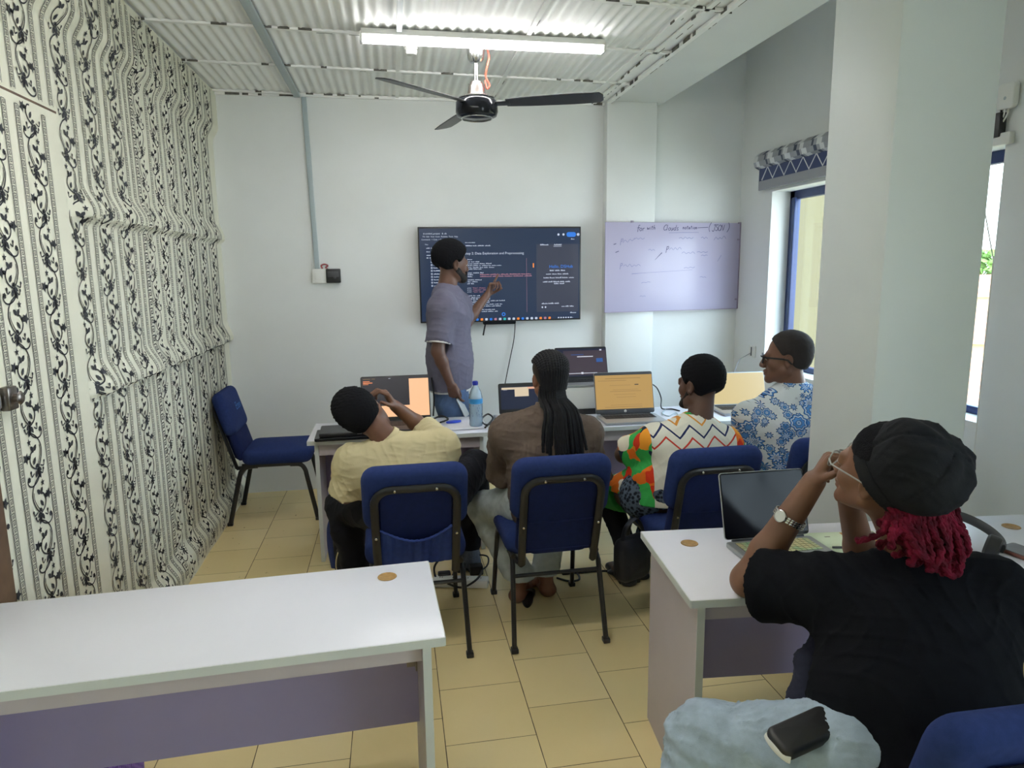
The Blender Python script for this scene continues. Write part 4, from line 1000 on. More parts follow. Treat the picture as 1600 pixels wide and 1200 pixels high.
o = MB(); p = (1.47, 1.945); o.tube([(p[0]-.05, p[1]+.01, DT+.011), (p[0]+.05, p[1]-.012, DT+.011)], [.004, .0055], 8); tag(o.build('pen', M_['dark_grey']), 'grey pen lying on the open magazine', 'pen')
b = az(1548, 850, DT); hp = thing('headphones', 'black over-ear headphones lying on the right desk behind the beret', 'headphones', (1.905, 1.91, DT), math.radians(20))
HM = Matrix.Translation((0, 0, .045)) @ Matrix.Rotation(math.radians(12), 4, 'X')
arc = [(.085*math.cos(a), .10*math.sin(a), .012*math.sin(a)) for a in np.linspace(-.45*PI, .62*PI, 22)]
w = MB(); w.tube(arc, .012, 10, M=HM, sq=(1.5, .6), up=(0, 0, 1)); w.build('headband', M_['dark_grey'], hp)
for (cxx, cyy, rr2) in ((arc[0][0]-.03, arc[0][1]+.02, .3), (arc[-1][0]-.02, arc[-1][1]-.02, -.3)):
    R = HM @ Matrix.Translation((cxx, cyy, -.005)) @ Matrix.Rotation(rr2, 4, 'Z') @ Matrix.Rotation(PI/2, 4, 'X')
    w = MB(); w.lathe([(.0, -.02), (.03, -.02), (.038, -.012), (.038, .006), (.034, .02), (.018, .024), (.0, .018)], 20, M=R); w.build('ear_cup', M_['black_plastic'], hp)
b = az(1592, 872, DT); ph = thing('phone', 'dark phone in a worn brown case at the right edge of the desk', 'phone', (b.x+.04, b.y-.005, DT), math.radians(12))
MB().pillow(rrect(.09, .17, .012, 4), .012, .004, Matrix.Translation((0, 0, .007))).build('case', mat('red_brown_case', lin(120, 72, 62), .4), ph)
MB().pillow(rrect(.084, .164, .010, 4), .003, .001, Matrix.Translation((0, 0, .0135))).build('back_plate', mat('grey_back', lin(92, 88, 88), .4, noise=.15, nscale=40), ph)

# ================================================================== ON THE FLOOR
b = az(738, 918, 0); ps = thing('power_strip', 'white power strip on the floor between the two near chairs', 'power strip', (b.x-.06, b.y+.03, 0), math.radians(-14))
w = MB(); w.box((0, 0, .025), (.30, .065, .045), bev=.006); w.build('body', M_['white_plastic'], ps)
w = MB()
for k in range(4):
    for dx in (-.006, .006): w.box((-.105+k*.07+dx, 0, .0485), (.003, .012, .002))
w.lathe([(.0, .0), (.006, .0), (.006, .001)], 10, M=Matrix.Translation((.1505, 0, .025)) @ Matrix.Rotation(PI/2, 4, 'Y')); w.build('outlet', M_['dark_grey'], ps)
for i, (u, v, s, lab) in enumerate(((695, 905, .07, 'black charger brick at the left end of the power strip'), (745, 893, .075, 'black charger brick standing behind the power strip'), (722, 902, .05, 'small black plug on top of the power strip'), (1022-30, 905, .07, 'black charger brick on the floor under the zigzag-shirted man'))):
    b = az(u, v, 0.03); o = MB(); o.box((b.x, b.y+.03, .03 if i != 2 else .075), (s, s*.75, .055), bev=.008); tag(o.build('charger_brick', M_['black_plastic']), lab, 'charger')
fc = lambda *pts: [az(u, v, z) for (u, v, z) in pts]
cable('cable', 'black cable arching from the floor beside the left chair leg', fc((686, 915, .01), (680, 900, .05), (679, 885, .10), (690, 872, .14), (705, 872, .12), (712, 885, .05), (705, 905, .01)), .006)
cable('cable', 'black cable looping over the power strip', fc((700, 912, .06), (722, 918, .07), (745, 905, .06), (752, 890, .03), (738, 880, .03), (720, 890, .03)), .006)
cable('cable', 'tangled black cable behind the power strip', fc((725, 880, .02), (745, 868, .06), (762, 870, .05), (760, 885, .02), (740, 895, .02), (728, 888, .02)), .005)
cable('cable', 'black cable lying on the floor right of the bare feet', fc((870, 903, .006), (890, 908, .006), (905, 905, .006), (900, 895, .006), (880, 897, .006), (940, 892, .006), (985, 893, .006)), .006)
cable('cable', 'thin black cable rising from the floor to the right desk', fc((972, 898, .006), (985, 892, .02), (1000, 878, .06), (1010, 860, .12)), .005)
# slipper, purple basket, white box
b = az(824, 945, 0); sl_ = thing('slipper', 'single black slipper on the floor in front of the bare feet', 'slipper', (b.x, b.y, 0), math.radians(-12))
fo = [(.038*math.cos(a)*(1 if math.sin(a) > 0 else .8), .10*math.sin(a)) for a in np.linspace(0, 2*PI, 25)[:-1]]
MB().pillow(fo, .018, .006, Matrix.Translation((0, .06, .010))).build('sole', M_['black_plastic'], sl_)
w = MB(); n = 10; V = []
for i in range(n+1):
    a = PI*i/n
    for j in range(5): V.append((.040*math.cos(a), .085+.03*(j-2)/2*1.3, .018+(.038-.006*j)*math.sin(a)))
w.add(V, [(i*5+j, (i+1)*5+j, (i+1)*5+j+1, i*5+j+1) for i in range(n) for j in range(4)], 0, True); w.build('strap', M_['black_plastic'], sl_)
mpur = mat('purple_weave', lin(120, 85, 165), .7); q = NT(mpur); tcn = q.n('ShaderNodeTexCoord'); ck_ = q.n('ShaderNodeTexChecker'); ck_.inputs['Scale'].default_value = 90; q.l(tcn.outputs['Object'], ck_.inputs['Vector']); ck_.inputs[1].default_value = lin(128, 92, 172)+(1,); ck_.inputs[2].default_value = lin(92, 62, 135)+(1,); q.l(ck_.outputs[0], q.b.inputs['Base Color'])
pb_ = thing('basket', 'purple woven basket on the floor under the left desk', 'basket', (-1.03, 2.12, 0))
w = MB(); w.pillow(rrect(.30, .22, .03, 4), .03, .01, Matrix.Translation((0, 0, .015)))
oo = rrect(.30, .22, .03, 4); ii = rrect(.275, .195, .024, 4); n = len(oo)
V = [(x, y, .02) for x, y in oo]+[(x*1.06, y*1.06, .24) for x, y in oo]+[(x*1.06, y*1.06, .24) for x, y in ii]+[(x, y, .03) for x, y in ii]
w.add(V, [(r*n+k, r*n+(k+1) % n, (r+1)*n+(k+1) % n, (r+1)*n+k) for r in range(3) for k in range(n)], 0, True); w.build('body', mpur, pb_)
MB().tube([(x*1.06, y*1.06, .243) for x, y in rrect(.288, .208, .028, 4)], .012, 8, closed=True).build('rim', mpur, pb_)
o = MB(); o.box((1.70, 2.24, .07), (.26, .10, .14), bev=.01); tag(o.build('storage_box', M_['white_plastic']), 'white plastic box on the floor behind the right desk', 'box')

# backpack under the far desk, black bag by the zigzag-shirted man's chair
mbag = mat('black_navy_nylon', lin(24, 28, 42), .6, noise=.2, nscale=30, bump=.3, bscale=80)
bp_ = thing('backpack', 'dark navy backpack on the floor under the far desk, left of the cream T-shirt', 'bag', (-.25, 3.72, 0), math.radians(-8))
w = MB(); w.pillow(dens(rrect(.27, .40, .07, 6, 0, .2), .05), .17, .06, Matrix(((1, 0, 0, 0), (0, 0, -1, 0), (0, 1, 0, .005), (0, 0, 0, 1))), bulge=.025); w.build('body', mbag, bp_)
w = MB(); w.pillow(dens(rrect(.20, .18, .04, 5, 0, .12), .05), .05, .02, Matrix(((1, 0, 0, 0), (0, 0, -1, -.105), (0, 1, 0, .005), (0, 0, 0, 1))), bulge=.01); w.build('front_pocket', mbag, bp_)
MB().tube(smoothline([(-.09, -.115, .03), (-.10, -.12, .12), (-.07, -.13, .21), (-.02, -.12, .25)], 5), .004, 6).build('zip', M_['steel'], bp_)
MB().tube(smoothline([(-.12, -.02, .36), (-.135, -.07, .30), (-.138, -.07, .18), (-.13, -.05, .06)], 5), .014, 8, sq=(.4, 1.3)).build('strap', mat('blue_strap', lin(30, 50, 110), .7), bp_)
bg2 = thing('shoulder_bag', 'black cloth bag hanging from the chair of the zigzag-shirted man', 'bag', (1.09, 2.98, .30), math.radians(25))
w = MB(); w.pillow(dens(rrect(.20, .22, .05, 5), .04), .09, .035, Matrix(((1, 0, 0, 0), (0, 0, -1, 0), (0, 1, 0, 0), (0, 0, 0, 1))), bulge=.02); w.build('body', mbag, bg2)
MB().tube(smoothline([(-.07, 0, .10), (-.04, .0, .17), (.03, 0, .19), (.08, .0, .10)], 5), .010, 8, sq=(.4, 1.4)).build('strap', mbag, bg2)
# ================================================================== PEOPLE: smooth implicit bodies turned into one continuous mesh each
def V3(p): return np.array([p[0], p[1], p[2]], dtype=np.float64)
def unit(v):
    v = V3(v); return v/max(1e-9, np.linalg.norm(v))
class Blob:
    def __init__(s, res=.005): s.res = res; s.P = []; s.cuts = []; s.disp = None
    def cone(s, a, b, ra, rb=None, k=.02, flat=None, op='u', cutb=False, cuta=False):
        rb = ra if rb is None else rb
        s.P.append(('c', V3(a), V3(b), ra, rb, k, (unit(flat[0]), flat[1]) if flat else None, op, cutb, cuta)); return s
    def ell(s, c, rad, R=None, k=.02, op='u'):
        rad = np.array(rad if hasattr(rad, '__len__') else (rad,)*3, dtype=np.float64)
        s.P.append(('e', V3(c), rad, np.array(R, dtype=np.float64) if R is not None else np.eye(3), k, op)); return s
    def cut(s, p, n): s.cuts.append((V3(p), unit(n))); return s
    def chain(s, pts, rs, k=.02, **kw):
        for i in range(len(pts)-1): s.cone(pts[i], pts[i+1], rs[i], rs[i+1], k, **kw)
        return s
    def _bb(s, q):
        if q[0] == 'c':
            m = max(q[3], q[4])*(q[6][1] if q[6] else 1); return np.minimum(q[1], q[2])-m, np.maximum(q[1], q[2])+m, q[5], q[7]
        m = q[2] @ np.abs(q[3]); return q[1]-m, q[1]+m, q[4], q[5]
    def mesh(s):
        r = s.res; bbs = [s._bb(q) for q in s.P]
        lo = np.min([b[0] for b in bbs if b[3] == 'u'], 0)-4*r-.004; hi = np.max([b[1] for b in bbs if b[3] == 'u'], 0)+4*r+.004
        n = np.ceil((hi-lo)/r).astype(int)+1
        ax_ = [(lo[i]+r*np.arange(n[i])).astype(np.float32) for i in range(3)]
        D = np.full(n, .5, np.float32)
        todo = list(zip(s.P, bbs))
        if s.disp is not None: todo = [t for t in todo if t[1][3] == 'u']+[None]+[t for t in todo if t[1][3] == 's']
        for item in todo:
            if item is None:
                ii = np.nonzero(np.abs(D) < .03)
                D[ii] += s.disp(ax_[0][ii[0]], ax_[1][ii[1]], ax_[2][ii[2]]).astype(np.float32); continue
            q, (b0, b1, k, op) = item
            m = k+3*r+.006
            i0 = np.clip(np.floor((b0-m-lo)/r).astype(int), 0, n); i1 = np.clip(np.ceil((b1+m-lo)/r).astype(int)+1, 0, n)
            if np.any(i1 <= i0): continue
            x = ax_[0][i0[0]:i1[0]][:, None, None]; y = ax_[1][i0[1]:i1[1]][None, :, None]; z = ax_[2][i0[2]:i1[2]][None, None, :]
            if q[0] == 'c':
                a, b, ra, rb, fl, cb, ca = q[1], q[2], q[3], q[4], q[6], q[8], q[9]
                px, py, pz = x-np.float32(a[0]), y-np.float32(a[1]), z-np.float32(a[2])
                ba = (b-a).astype(np.float32); L2 = max(1e-12, float(ba @ ba))
                t = (px*ba[0]+py*ba[1]+pz*ba[2])/np.float32(L2); h = np.clip(t, 0, 1)
                vx, vy, vz = px-h*ba[0], py-h*ba[1], pz-h*ba[2]
                if fl:
                    w = fl[0].astype(np.float32); dv = (vx*w[0]+vy*w[1]+vz*w[2])*np.float32(1/fl[1]-1)
                    vx = vx+w[0]*dv; vy = vy+w[1]*dv; vz = vz+w[2]*dv
                d = np.sqrt(vx*vx+vy*vy+vz*vz)-(ra+(rb-ra)*h).astype(np.float32)
                L = math.sqrt(L2)
                if cb: d = np.maximum(d, (t-1)*np.float32(L))
                if ca: d = np.maximum(d, -t*np.float32(L))
            else:
                c, rad, R = q[1], q[2], q[3]
                px, py, pz = x-np.float32(c[0]), y-np.float32(c[1]), z-np.float32(c[2])
                acc = 0; acc2 = 0
                for i in range(3):
                    e = R[i].astype(np.float32); u = (px*e[0]+py*e[1]+pz*e[2])/np.float32(rad[i]); acc = acc+u*u; acc2 = acc2+(u/np.float32(rad[i]))**2
                k0 = np.sqrt(acc); k1 = np.sqrt(acc2); d = np.where(k1 > 1e-6, k0*(k0-1)/np.maximum(k1, 1e-6), -np.float32(min(rad)))
            sl = (slice(i0[0], i1[0]), slice(i0[1], i1[1]), slice(i0[2], i1[2])); A = D[sl]
            kk = np.float32(max(k, 1e-5))
            if op == 'u':
                h = np.maximum(kk-np.abs(A-d), 0)/kk; D[sl] = np.minimum(A, d)-h*h*kk*np.float32(.25)
            else:
                d = -d; h = np.maximum(kk-np.abs(A-d), 0)/kk; D[sl] = np.maximum(A, d)+h*h*kk*np.float32(.25)
        for (p, nn) in s.cuts:
            pl = (ax_[0]-p[0])[:, None, None]*nn[0]+(ax_[1]-p[1])[None, :, None]*nn[1]+(ax_[2]-p[2])[None, None, :]*nn[2]
            D = np.maximum(D, pl.astype(np.float32))
        return nets(D, lo, r)
def nets(D, lo, r):
    I = D < 0
    c = [I[i:I.shape[0]-1+i, j:I.shape[1]-1+j, k:I.shape[2]-1+k] for i in (0, 1) for j in (0, 1) for k in (0, 1)]
    allin = c[0].copy(); anyin = c[0].copy()
    for q in c[1:]: allin &= q; anyin |= q
    act = anyin & ~allin
    ix, iy, iz = np.nonzero(act); nv = len(ix)
    idm = np.full(act.shape, -1, np.int32); idm[ix, iy, iz] = np.arange(nv)
    cor = [(i, j, k) for i in (0, 1) for j in (0, 1) for k in (0, 1)]
    val = [D[ix+i, iy+j, iz+k] for (i, j, k) in cor]
    S_ = np.zeros((nv, 3)); W = np.zeros(nv)
    for a in range(8):
        for b in range(a+1, 8):
            if sum(abs(cor[a][t]-cor[b][t]) for t in range(3)) != 1: continue
            va, vb = val[a], val[b]; m = (va < 0) != (vb < 0)
            t = np.where(m, va/np.where(m, va-vb, 1), 0)
            for q in range(3): S_[:, q] += np.where(m, cor[a][q]+(cor[b][q]-cor[a][q])*t, 0)
            W += m
    vt = np.stack([ix, iy, iz], 1)+S_/W[:, None]; vt = vt*r+lo
    F = []
    for axx in range(3):
        o = [0, 0, 0]; o[axx] = 1
        A = I[:I.shape[0]-o[0], :I.shape[1]-o[1], :I.shape[2]-o[2]]; B = I[o[0]:, o[1]:, o[2]:]
        ex, ey, ez = np.nonzero(A != B); e = [ex, ey, ez]
        u, v = [(1, 2), (2, 0), (0, 1)][axx]
        ok = (e[u] > 0) & (e[v] > 0) & (e[u] < act.shape[u]) & (e[v] < act.shape[v]) & (e[axx] < act.shape[axx])
        ex, ey, ez = ex[ok], ey[ok], ez[ok]; ins = A[ex, ey, ez]; e = [ex, ey, ez]
        def cell(du, dv):
            g = [e[0].copy(), e[1].copy(), e[2].copy()]; g[u] = g[u]-du; g[v] = g[v]-dv; return idm[g[0], g[1], g[2]]
        q4 = np.stack([cell(1, 1), cell(0, 1), cell(0, 0), cell(1, 0)], 1)
        q4[~ins] = q4[~ins][:, ::-1]; F.append(q4)
    F = np.concatenate(F); F = F[(F >= 0).all(1)]
    return vt, F
def blob_obj(bl, name, m, parent=None, base=(0, 0, 0)):
    vt, F = bl.mesh(); me = bpy.data.meshes.new(name); vt = vt-np.array(base)
    me.vertices.add(len(vt)); me.vertices.foreach_set('co', vt.astype(np.float32).ravel())
    me.loops.add(len(F)*4); me.loops.foreach_set('vertex_index', F.astype(np.int32).ravel())
    me.polygons.add(len(F)); me.polygons.foreach_set('loop_start', np.arange(0, len(F)*4, 4, dtype=np.int32))
    try: me.polygons.foreach_set('loop_total', np.full(len(F), 4, np.int32))
    except Exception: pass
    me.polygons.foreach_set('use_smooth', np.ones(len(F), bool)); me.materials.append(m)
    me.update(calc_edges=True); me.validate()
    o = bpy.data.objects.new(name, me); COL.objects.link(o)
    if parent is not None: o.parent = parent
    return o

# ---- anatomy
class Frame:                       # local x right, y forward, z up
    def __init__(s, o, fwd, up=(0, 0, 1), sc=1.0):
        s.o = V3(o); f = unit(fwd); u = V3(up); r = unit(np.cross(f, u)); u = np.cross(r, f); s.R = np.stack([r, f, u]); s.s = sc
    def __call__(s, x, y, z): return s.o+(s.R[0]*x+s.R[1]*y+s.R[2]*z)*s.s
    def d(s, x, y, z): return s.R[0]*x+s.R[1]*y+s.R[2]*z
    def M(s):
        m = Matrix.Identity(4)
        for i in range(3):
            for j in range(3): m[j][i] = s.R[i][j]*s.s
            m[i][3] = s.o[i]
        return m
def add_head(b, f, neck_base, neck_r=.054):
    k = f.s; R = f.R
    b.cone(f(0, -.022, -.055), neck_base, .050*k, neck_r*k, .03)
    b.ell(f(0, -.014, .032), (.074*k, .094*k, .088*k), R, .02)
    b.ell(f(0, .030, -.030), (.060*k, .060*k, .080*k), R, .03)
    for s in (-1, 1):
        b.cone(f(s*.052, .004, -.058), f(s*.016, .070, -.098), .020*k, .018*k, .025)
        b.ell(f(s*.040, .056, -.030), .024*k, None, .02)
        b.ell(f(s*.031, .092, .000), .0125*k, None, .012, op='s')
        b.ell(f(s*.031, .0815, -.001), (.0135*k, .0115*k, .010*k), R, .004)
        e = Frame(f(s*.074, -.006, -.012), f.d(s*.35, 1, .0), f.d(0, -.15, 1), k)
        b.ell(e(0, 0, 0), (.007*k, .019*k, .031*k), e.R, .008)
        b.ell(e(s*.006, .003, .004), (.005*k, .010*k, .018*k), e.R, .004, op='s')
        b.ell(e(s*.003, .002, -.022), (.006*k, .009*k, .009*k), e.R, .004)
        b.ell(f(s*.013, .097, -.042), .0085*k, None, .008)
    b.cone(f(-.034, .082, .016), f(.034, .082, .016), .010*k, .010*k, .014)
    b.cone(f(0, .090, .006), f(0, .106, -.036), .008*k, .0125*k, .012)
    b.ell(f(0, .074, -.104), (.020*k, .016*k, .016*k), R, .016)
    b.ell(f(0, .089, -.064), (.025*k, .011*k, .0075*k), R, .005)
    b.ell(f(0, .087, -.077), (.022*k, .011*k, .008*k), R, .005)
def add_eyes(f, parent, base):
    k = f.s; w = MB()
    for s in (-1, 1):
        c = f(s*.031, .0835, -.001)-V3(base)
        w = MB(); M2 = Matrix.Translation(Vector(c)) @ f.M().to_3x3().to_4x4() @ Matrix.Rotation(-math.pi/2, 4, 'X')
        w.lathe([(.0, .0112), (.0045, .0103), (.0075, .0083), (.0102, .0046), (.0112, 0), (.0102, -.0046), (.0, -.011)], 14, 0, M2)
        w.lathe([(.0, .0117), (.003, .0114), (.0052, .0102)], 12, 1, M2, cap=False)
        w.build('eye', [M_['eye_white'], M_['eye_dark']], parent)
def add_hand(b, wrist, fwd, palm_n, thumb, curls, tcurl=.35, s=1.0, spread=.0, tdir=None):
    """curls: four (mcp, pip, dip) bend angles in radians from index to little finger; bends towards palm_n"""
    u = unit(fwd); n = V3(palm_n); n = unit(n-u*(n @ u)); t = unit(np.cross(u, n))
    if t @ V3(thumb) < 0: t = -t
    W = V3(wrist); k = .009
    kn = [(.086, .030), (.090, .010), (.086, -.011), (.078, -.029)]
    for (a, c) in kn: b.cone(W+u*.008*s+t*c*.45*s, W+u*a*s+t*c*s, .0135*s, .0115*s, .010)
    b.ell(W+u*.048*s+n*.004*s, (.038*s, .034*s, .014*s), np.stack([u, t, n]), .012)
    Ls = [(.044, .026, .021), (.049, .030, .022), (.045, .028, .021), (.035, .021, .019)]
    for i, (a, c) in enumerate(kn):
        p = W+u*a*s+t*c*s; dv = unit(u+t*spread*(1.5-i)); ang = 0; r = .0098*s if i < 3 else .0085*s
        for j in range(3):
            ang += curls[i][j]; d2 = dv*math.cos(ang)+n*math.sin(ang); q = p+d2*Ls[i][j]*s
            b.cone(p, q, r, r*.9, .003 if j == 0 else .002); p = q; r *= .9
    p = W+u*.018*s+t*.024*s+n*.006*s; td = unit(tdir) if tdir is not None else unit(u*.65+t*.62+n*.30)
    b.cone(W+u*.006*s, p, .015*s, .014*s, .012)
    for j, (L, r) in enumerate(((.042, .0125), (.031, .0105), (.026, .0092))):
        q = p+td*L*s; b.cone(p, q, r*s, r*.88*s, .006 if j == 0 else .003); p = q; td = unit(td+(u*.5+n*.35-t*.5)*tcurl)
def add_torso(b, pel, nb, shL, shR, g=0.0, belly=.0, k=.05):
    w = unit(V3(shR)-V3(shL)); up = unit(V3(nb)-V3(pel)); pel, nb, shL, shR = map(V3, (pel, nb, shL, shR))
    half = np.linalg.norm(shR-shL)/2; ch = nb-up*.17; L = np.linalg.norm(nb-pel)
    wa = pel+(ch-pel)*.5
    b.cone(pel, wa, .115+g, .105+g+belly, k, flat=(w, 1.38)); b.cone(wa, ch, .105+g+belly, .112+g, k, flat=(w, 1.42))
    b.cone(ch, nb-up*.07, .110+g, .075+g, k, flat=(w, max(1.2, (half*.80)/.11)))
    for sh in (shL, shR):
        b.cone(nb-up*.035, sh, .045+g, .058+g, k)
        b.cone(ch+(sh-nb)*.45, sh-up*.02, .07+g, .06+g, k)
def add_arm(b, sh, el, wr, g=0.0, r=(.052, .042, .040, .027), k=.02):
    sh, el, wr = map(V3, (sh, el, wr)); m = el+(wr-el)*.3
    b.cone(sh, el, r[0]+g, r[1]+g, k); b.cone(el, m, r[1]*.95+g, r[2]+g, k); b.cone(m, wr, r[2]+g, r[3]+g, k)
def add_sleeve(b, sh, el, t, r0, r1, thick=.004, k=.035, hollow=.06):
    sh, el = V3(sh), V3(el); e = sh+(el-sh)*t; d = unit(el-sh)
    b.cone(sh, e, r0, r1, k, cutb=True)
    b.cone(e-d*hollow, e+d*.03, r1-thick-.022, r1-thick-.008, .004, op='s')
def add_leg(b, hip, kn, an, g=0.0, r=(.085, .060, .056, .038), k=.03):
    hip, kn, an = map(V3, (hip, kn, an)); m = kn+(an-kn)*.3
    b.cone(hip, kn, r[0]+g, r[1]+g, k); b.cone(kn, m, r[1]*.97+g, r[2]+g, k); b.cone(m, an, r[2]+g, r[3]+g, k)
def add_foot(b, an, fwd, g=0.0, L=.19, k=.02):
    an = V3(an); f = unit((fwd[0], fwd[1], 0)); s = np.array([-f[1], f[0], 0]); z0 = .032+g*.5
    a0 = np.array([an[0], an[1], z0])-f*.045; a1 = a0+f*(L-.02)
    b.cone(an, a0+f*.01, .036+g, .034+g, k); b.cone(a0, a1*1.0+np.array([0, 0, -.012]), .032+g, .022+g, k, flat=(s, 1.35))
    b.cone(an+f*.01, a0+f*(L*.55), .034+g, .028+g, k)
def folds(fr, amp, seed=0):
    rg = np.random.RandomState(seed); W = [(rg.randn(3)*fr, rg.rand()*6.28, rg.rand()) for _ in range(5)]
    def f(x, y, z):
        o = 0
        for (w, p, a) in W: o = o+np.sin(x*w[0]+y*w[1]+z*w[2]+p+1.5*np.sin(x*w[1]*.6+z*w[0]*.7))*(.4+.6*a)
        o = o/2.2; c = 0
        for (w, p, a) in W[:4]:
            u = np.sin((x*w[1]-y*w[2]+z*w[0])*2.1+p*2+2.2*np.sin(x*w[2]*.9+z*w[1]*.8+y*w[0]*.7)); c = c+(1-np.abs(u))**3*(.5+.5*np.sin(x*w[0]*1.3+z*w[2]*1.1+a*9))
        return o*amp*.7-c*amp*.55
    return f
def fuzz(amp, fr, seed=0):
    rg = np.random.RandomState(seed); W = [(rg.randn(3)*fr, rg.rand()*6.28) for _ in range(7)]
    def f(x, y, z):
        o = 0
        for (w, p) in W: o = o+np.sin(x*w[0]+y*w[1]+z*w[2]+p)
        return o*amp/3
    return f
def skin(name, rgb): return mat(name, lin(*rgb), .52, noise=.12, nscale=18, bump=.06, bscale=220, coat=.05)
M_['eye_white'] = mat('eye_white', (.72, .68, .62), .25); M_['eye_dark'] = mat('eye_iris', (.02, .012, .008), .15)
M_['hair'] = mat('black_hair', (.008, .008, .010), 1.0, spec=.15, bump=.8, bscale=420)
M_['beard'] = mat('black_beard', (.014, .012, .012), .9, bump=.5, bscale=500)
def hair_cap(f, res, grow, low=-.045, front=.030, amp=.0015, fr=260, tilt=(0, .82, -.57), seed=1, up=.0):
    b = Blob(res); k = f.s
    b.ell(f(0, -.018, .046+up), ((.0745+grow)*k, (.093+grow)*k, (.079+grow)*k), f.R, .01)
    b.ell(f(0, -.050, .002), ((.060+grow*.35)*k, (.058+grow*.4)*k, (.066)*k), f.R, .03)
    for s in (-1, 1):
        b.ell(f(s*.088, -.002, -.018), (.034*k, .030*k, .040*k), f.R, .008, op='s')
        if grow > .012: b.ell(f(s*.072, .018, -.012), (.010*k, .012*k, .030*k), f.R, .004)
    if grow > .012: b.cut(f(0, -.078, -.030), f.d(0, -.50, -.86))
    b.cut(f(0, .050, front), f.d(*tilt)); b.cut(f(0, 0, low), f.d(0, .25, -1)); b.disp = fuzz(amp, fr, seed); return b
def glasses(f, parent, base, rim, lens_m, r=.0016, half_rim=False):
    k = f.s; w = MB(); Mx = Matrix.Translation(-Vector(base)) @ f.M(); lm = MB()
    for s in (-1, 1):
        oo = [(s*.034+.024*math.cos(a)*(1-.06*math.sin(a)), .106-.004*abs(math.cos(a)), -.004+.019*math.sin(a)) for a in np.linspace(0, 2*PI, 25)[:-1]]
        w.tube(oo, r, 6, closed=True, M=Mx)
        lm.add([Vector(p) for p in oo], [tuple(range(len(oo)))], 0, False, Mx)
        w.tube([(s*.058, .102, .004), (s*.078, .085, .004), (s*.082, .02, .000), (s*.080, -.004, -.004), (s*.078, -.022, -.022)], r*1.2, 6, M=Mx)
    w.tube([(-.010, .107, .002), (0, .111, .005), (.010, .107, .002)], r, 6, M=Mx)
    g = w.build('glasses', rim, parent); lm.build('lens', lens_m, g); return g
m_lens = bpy.data.materials.new('spectacle_lens'); m_lens.use_nodes = True; nt = m_lens.node_tree; nt.nodes.remove(nt.nodes['Principled BSDF'])
tr = nt.nodes.new('ShaderNodeBsdfTransparent'); gl = nt.nodes.new('ShaderNodeBsdfGlossy'); gl.inputs['Roughness'].default_value = .03; mx = nt.nodes.new('ShaderNodeMixShader'); mx.inputs[0].default_value = .12
nt.links.new(tr.outputs[0], mx.inputs[1]); nt.links.new(gl.outputs[0], mx.inputs[2]); nt.links.new(mx.outputs[0], nt.nodes['Material Output'].inputs[0])
def person(label, x, y): return thing('person', label, 'person', (x, y, 0))
REST = [(.25, .45, .3), (.3, .5, .3), (.35, .55, .3), (.4, .6, .35)]
FIST = [(1.2, 1.5, .9)]*4
sk1 = skin('skin_deep_brown', (98, 66, 52)); sk2 = skin('skin_brown', (112, 76, 58)); sk3 = skin('skin_dark_brown', (88, 60, 48))
def cloth(name, rgb, nz=.06): return mat(name, lin(*rgb), .85, noise=nz, nscale=30, spec=.2, bump=.2, bscale=350)
def shoe(T, base, an, d, m, L=.22):
    f = Blob(.0055); add_foot(f, an, d, .013, L); f.cut((0, 0, .002), (0, 0, -1)); f.cut((0, 0, .115), (0, 0, 1)); return blob_obj(f, 'shoe', m, T, base)
def denim(name, rgb): return mat(name, lin(*rgb), .85, noise=.14, nscale=22, bump=.3, bscale=500)

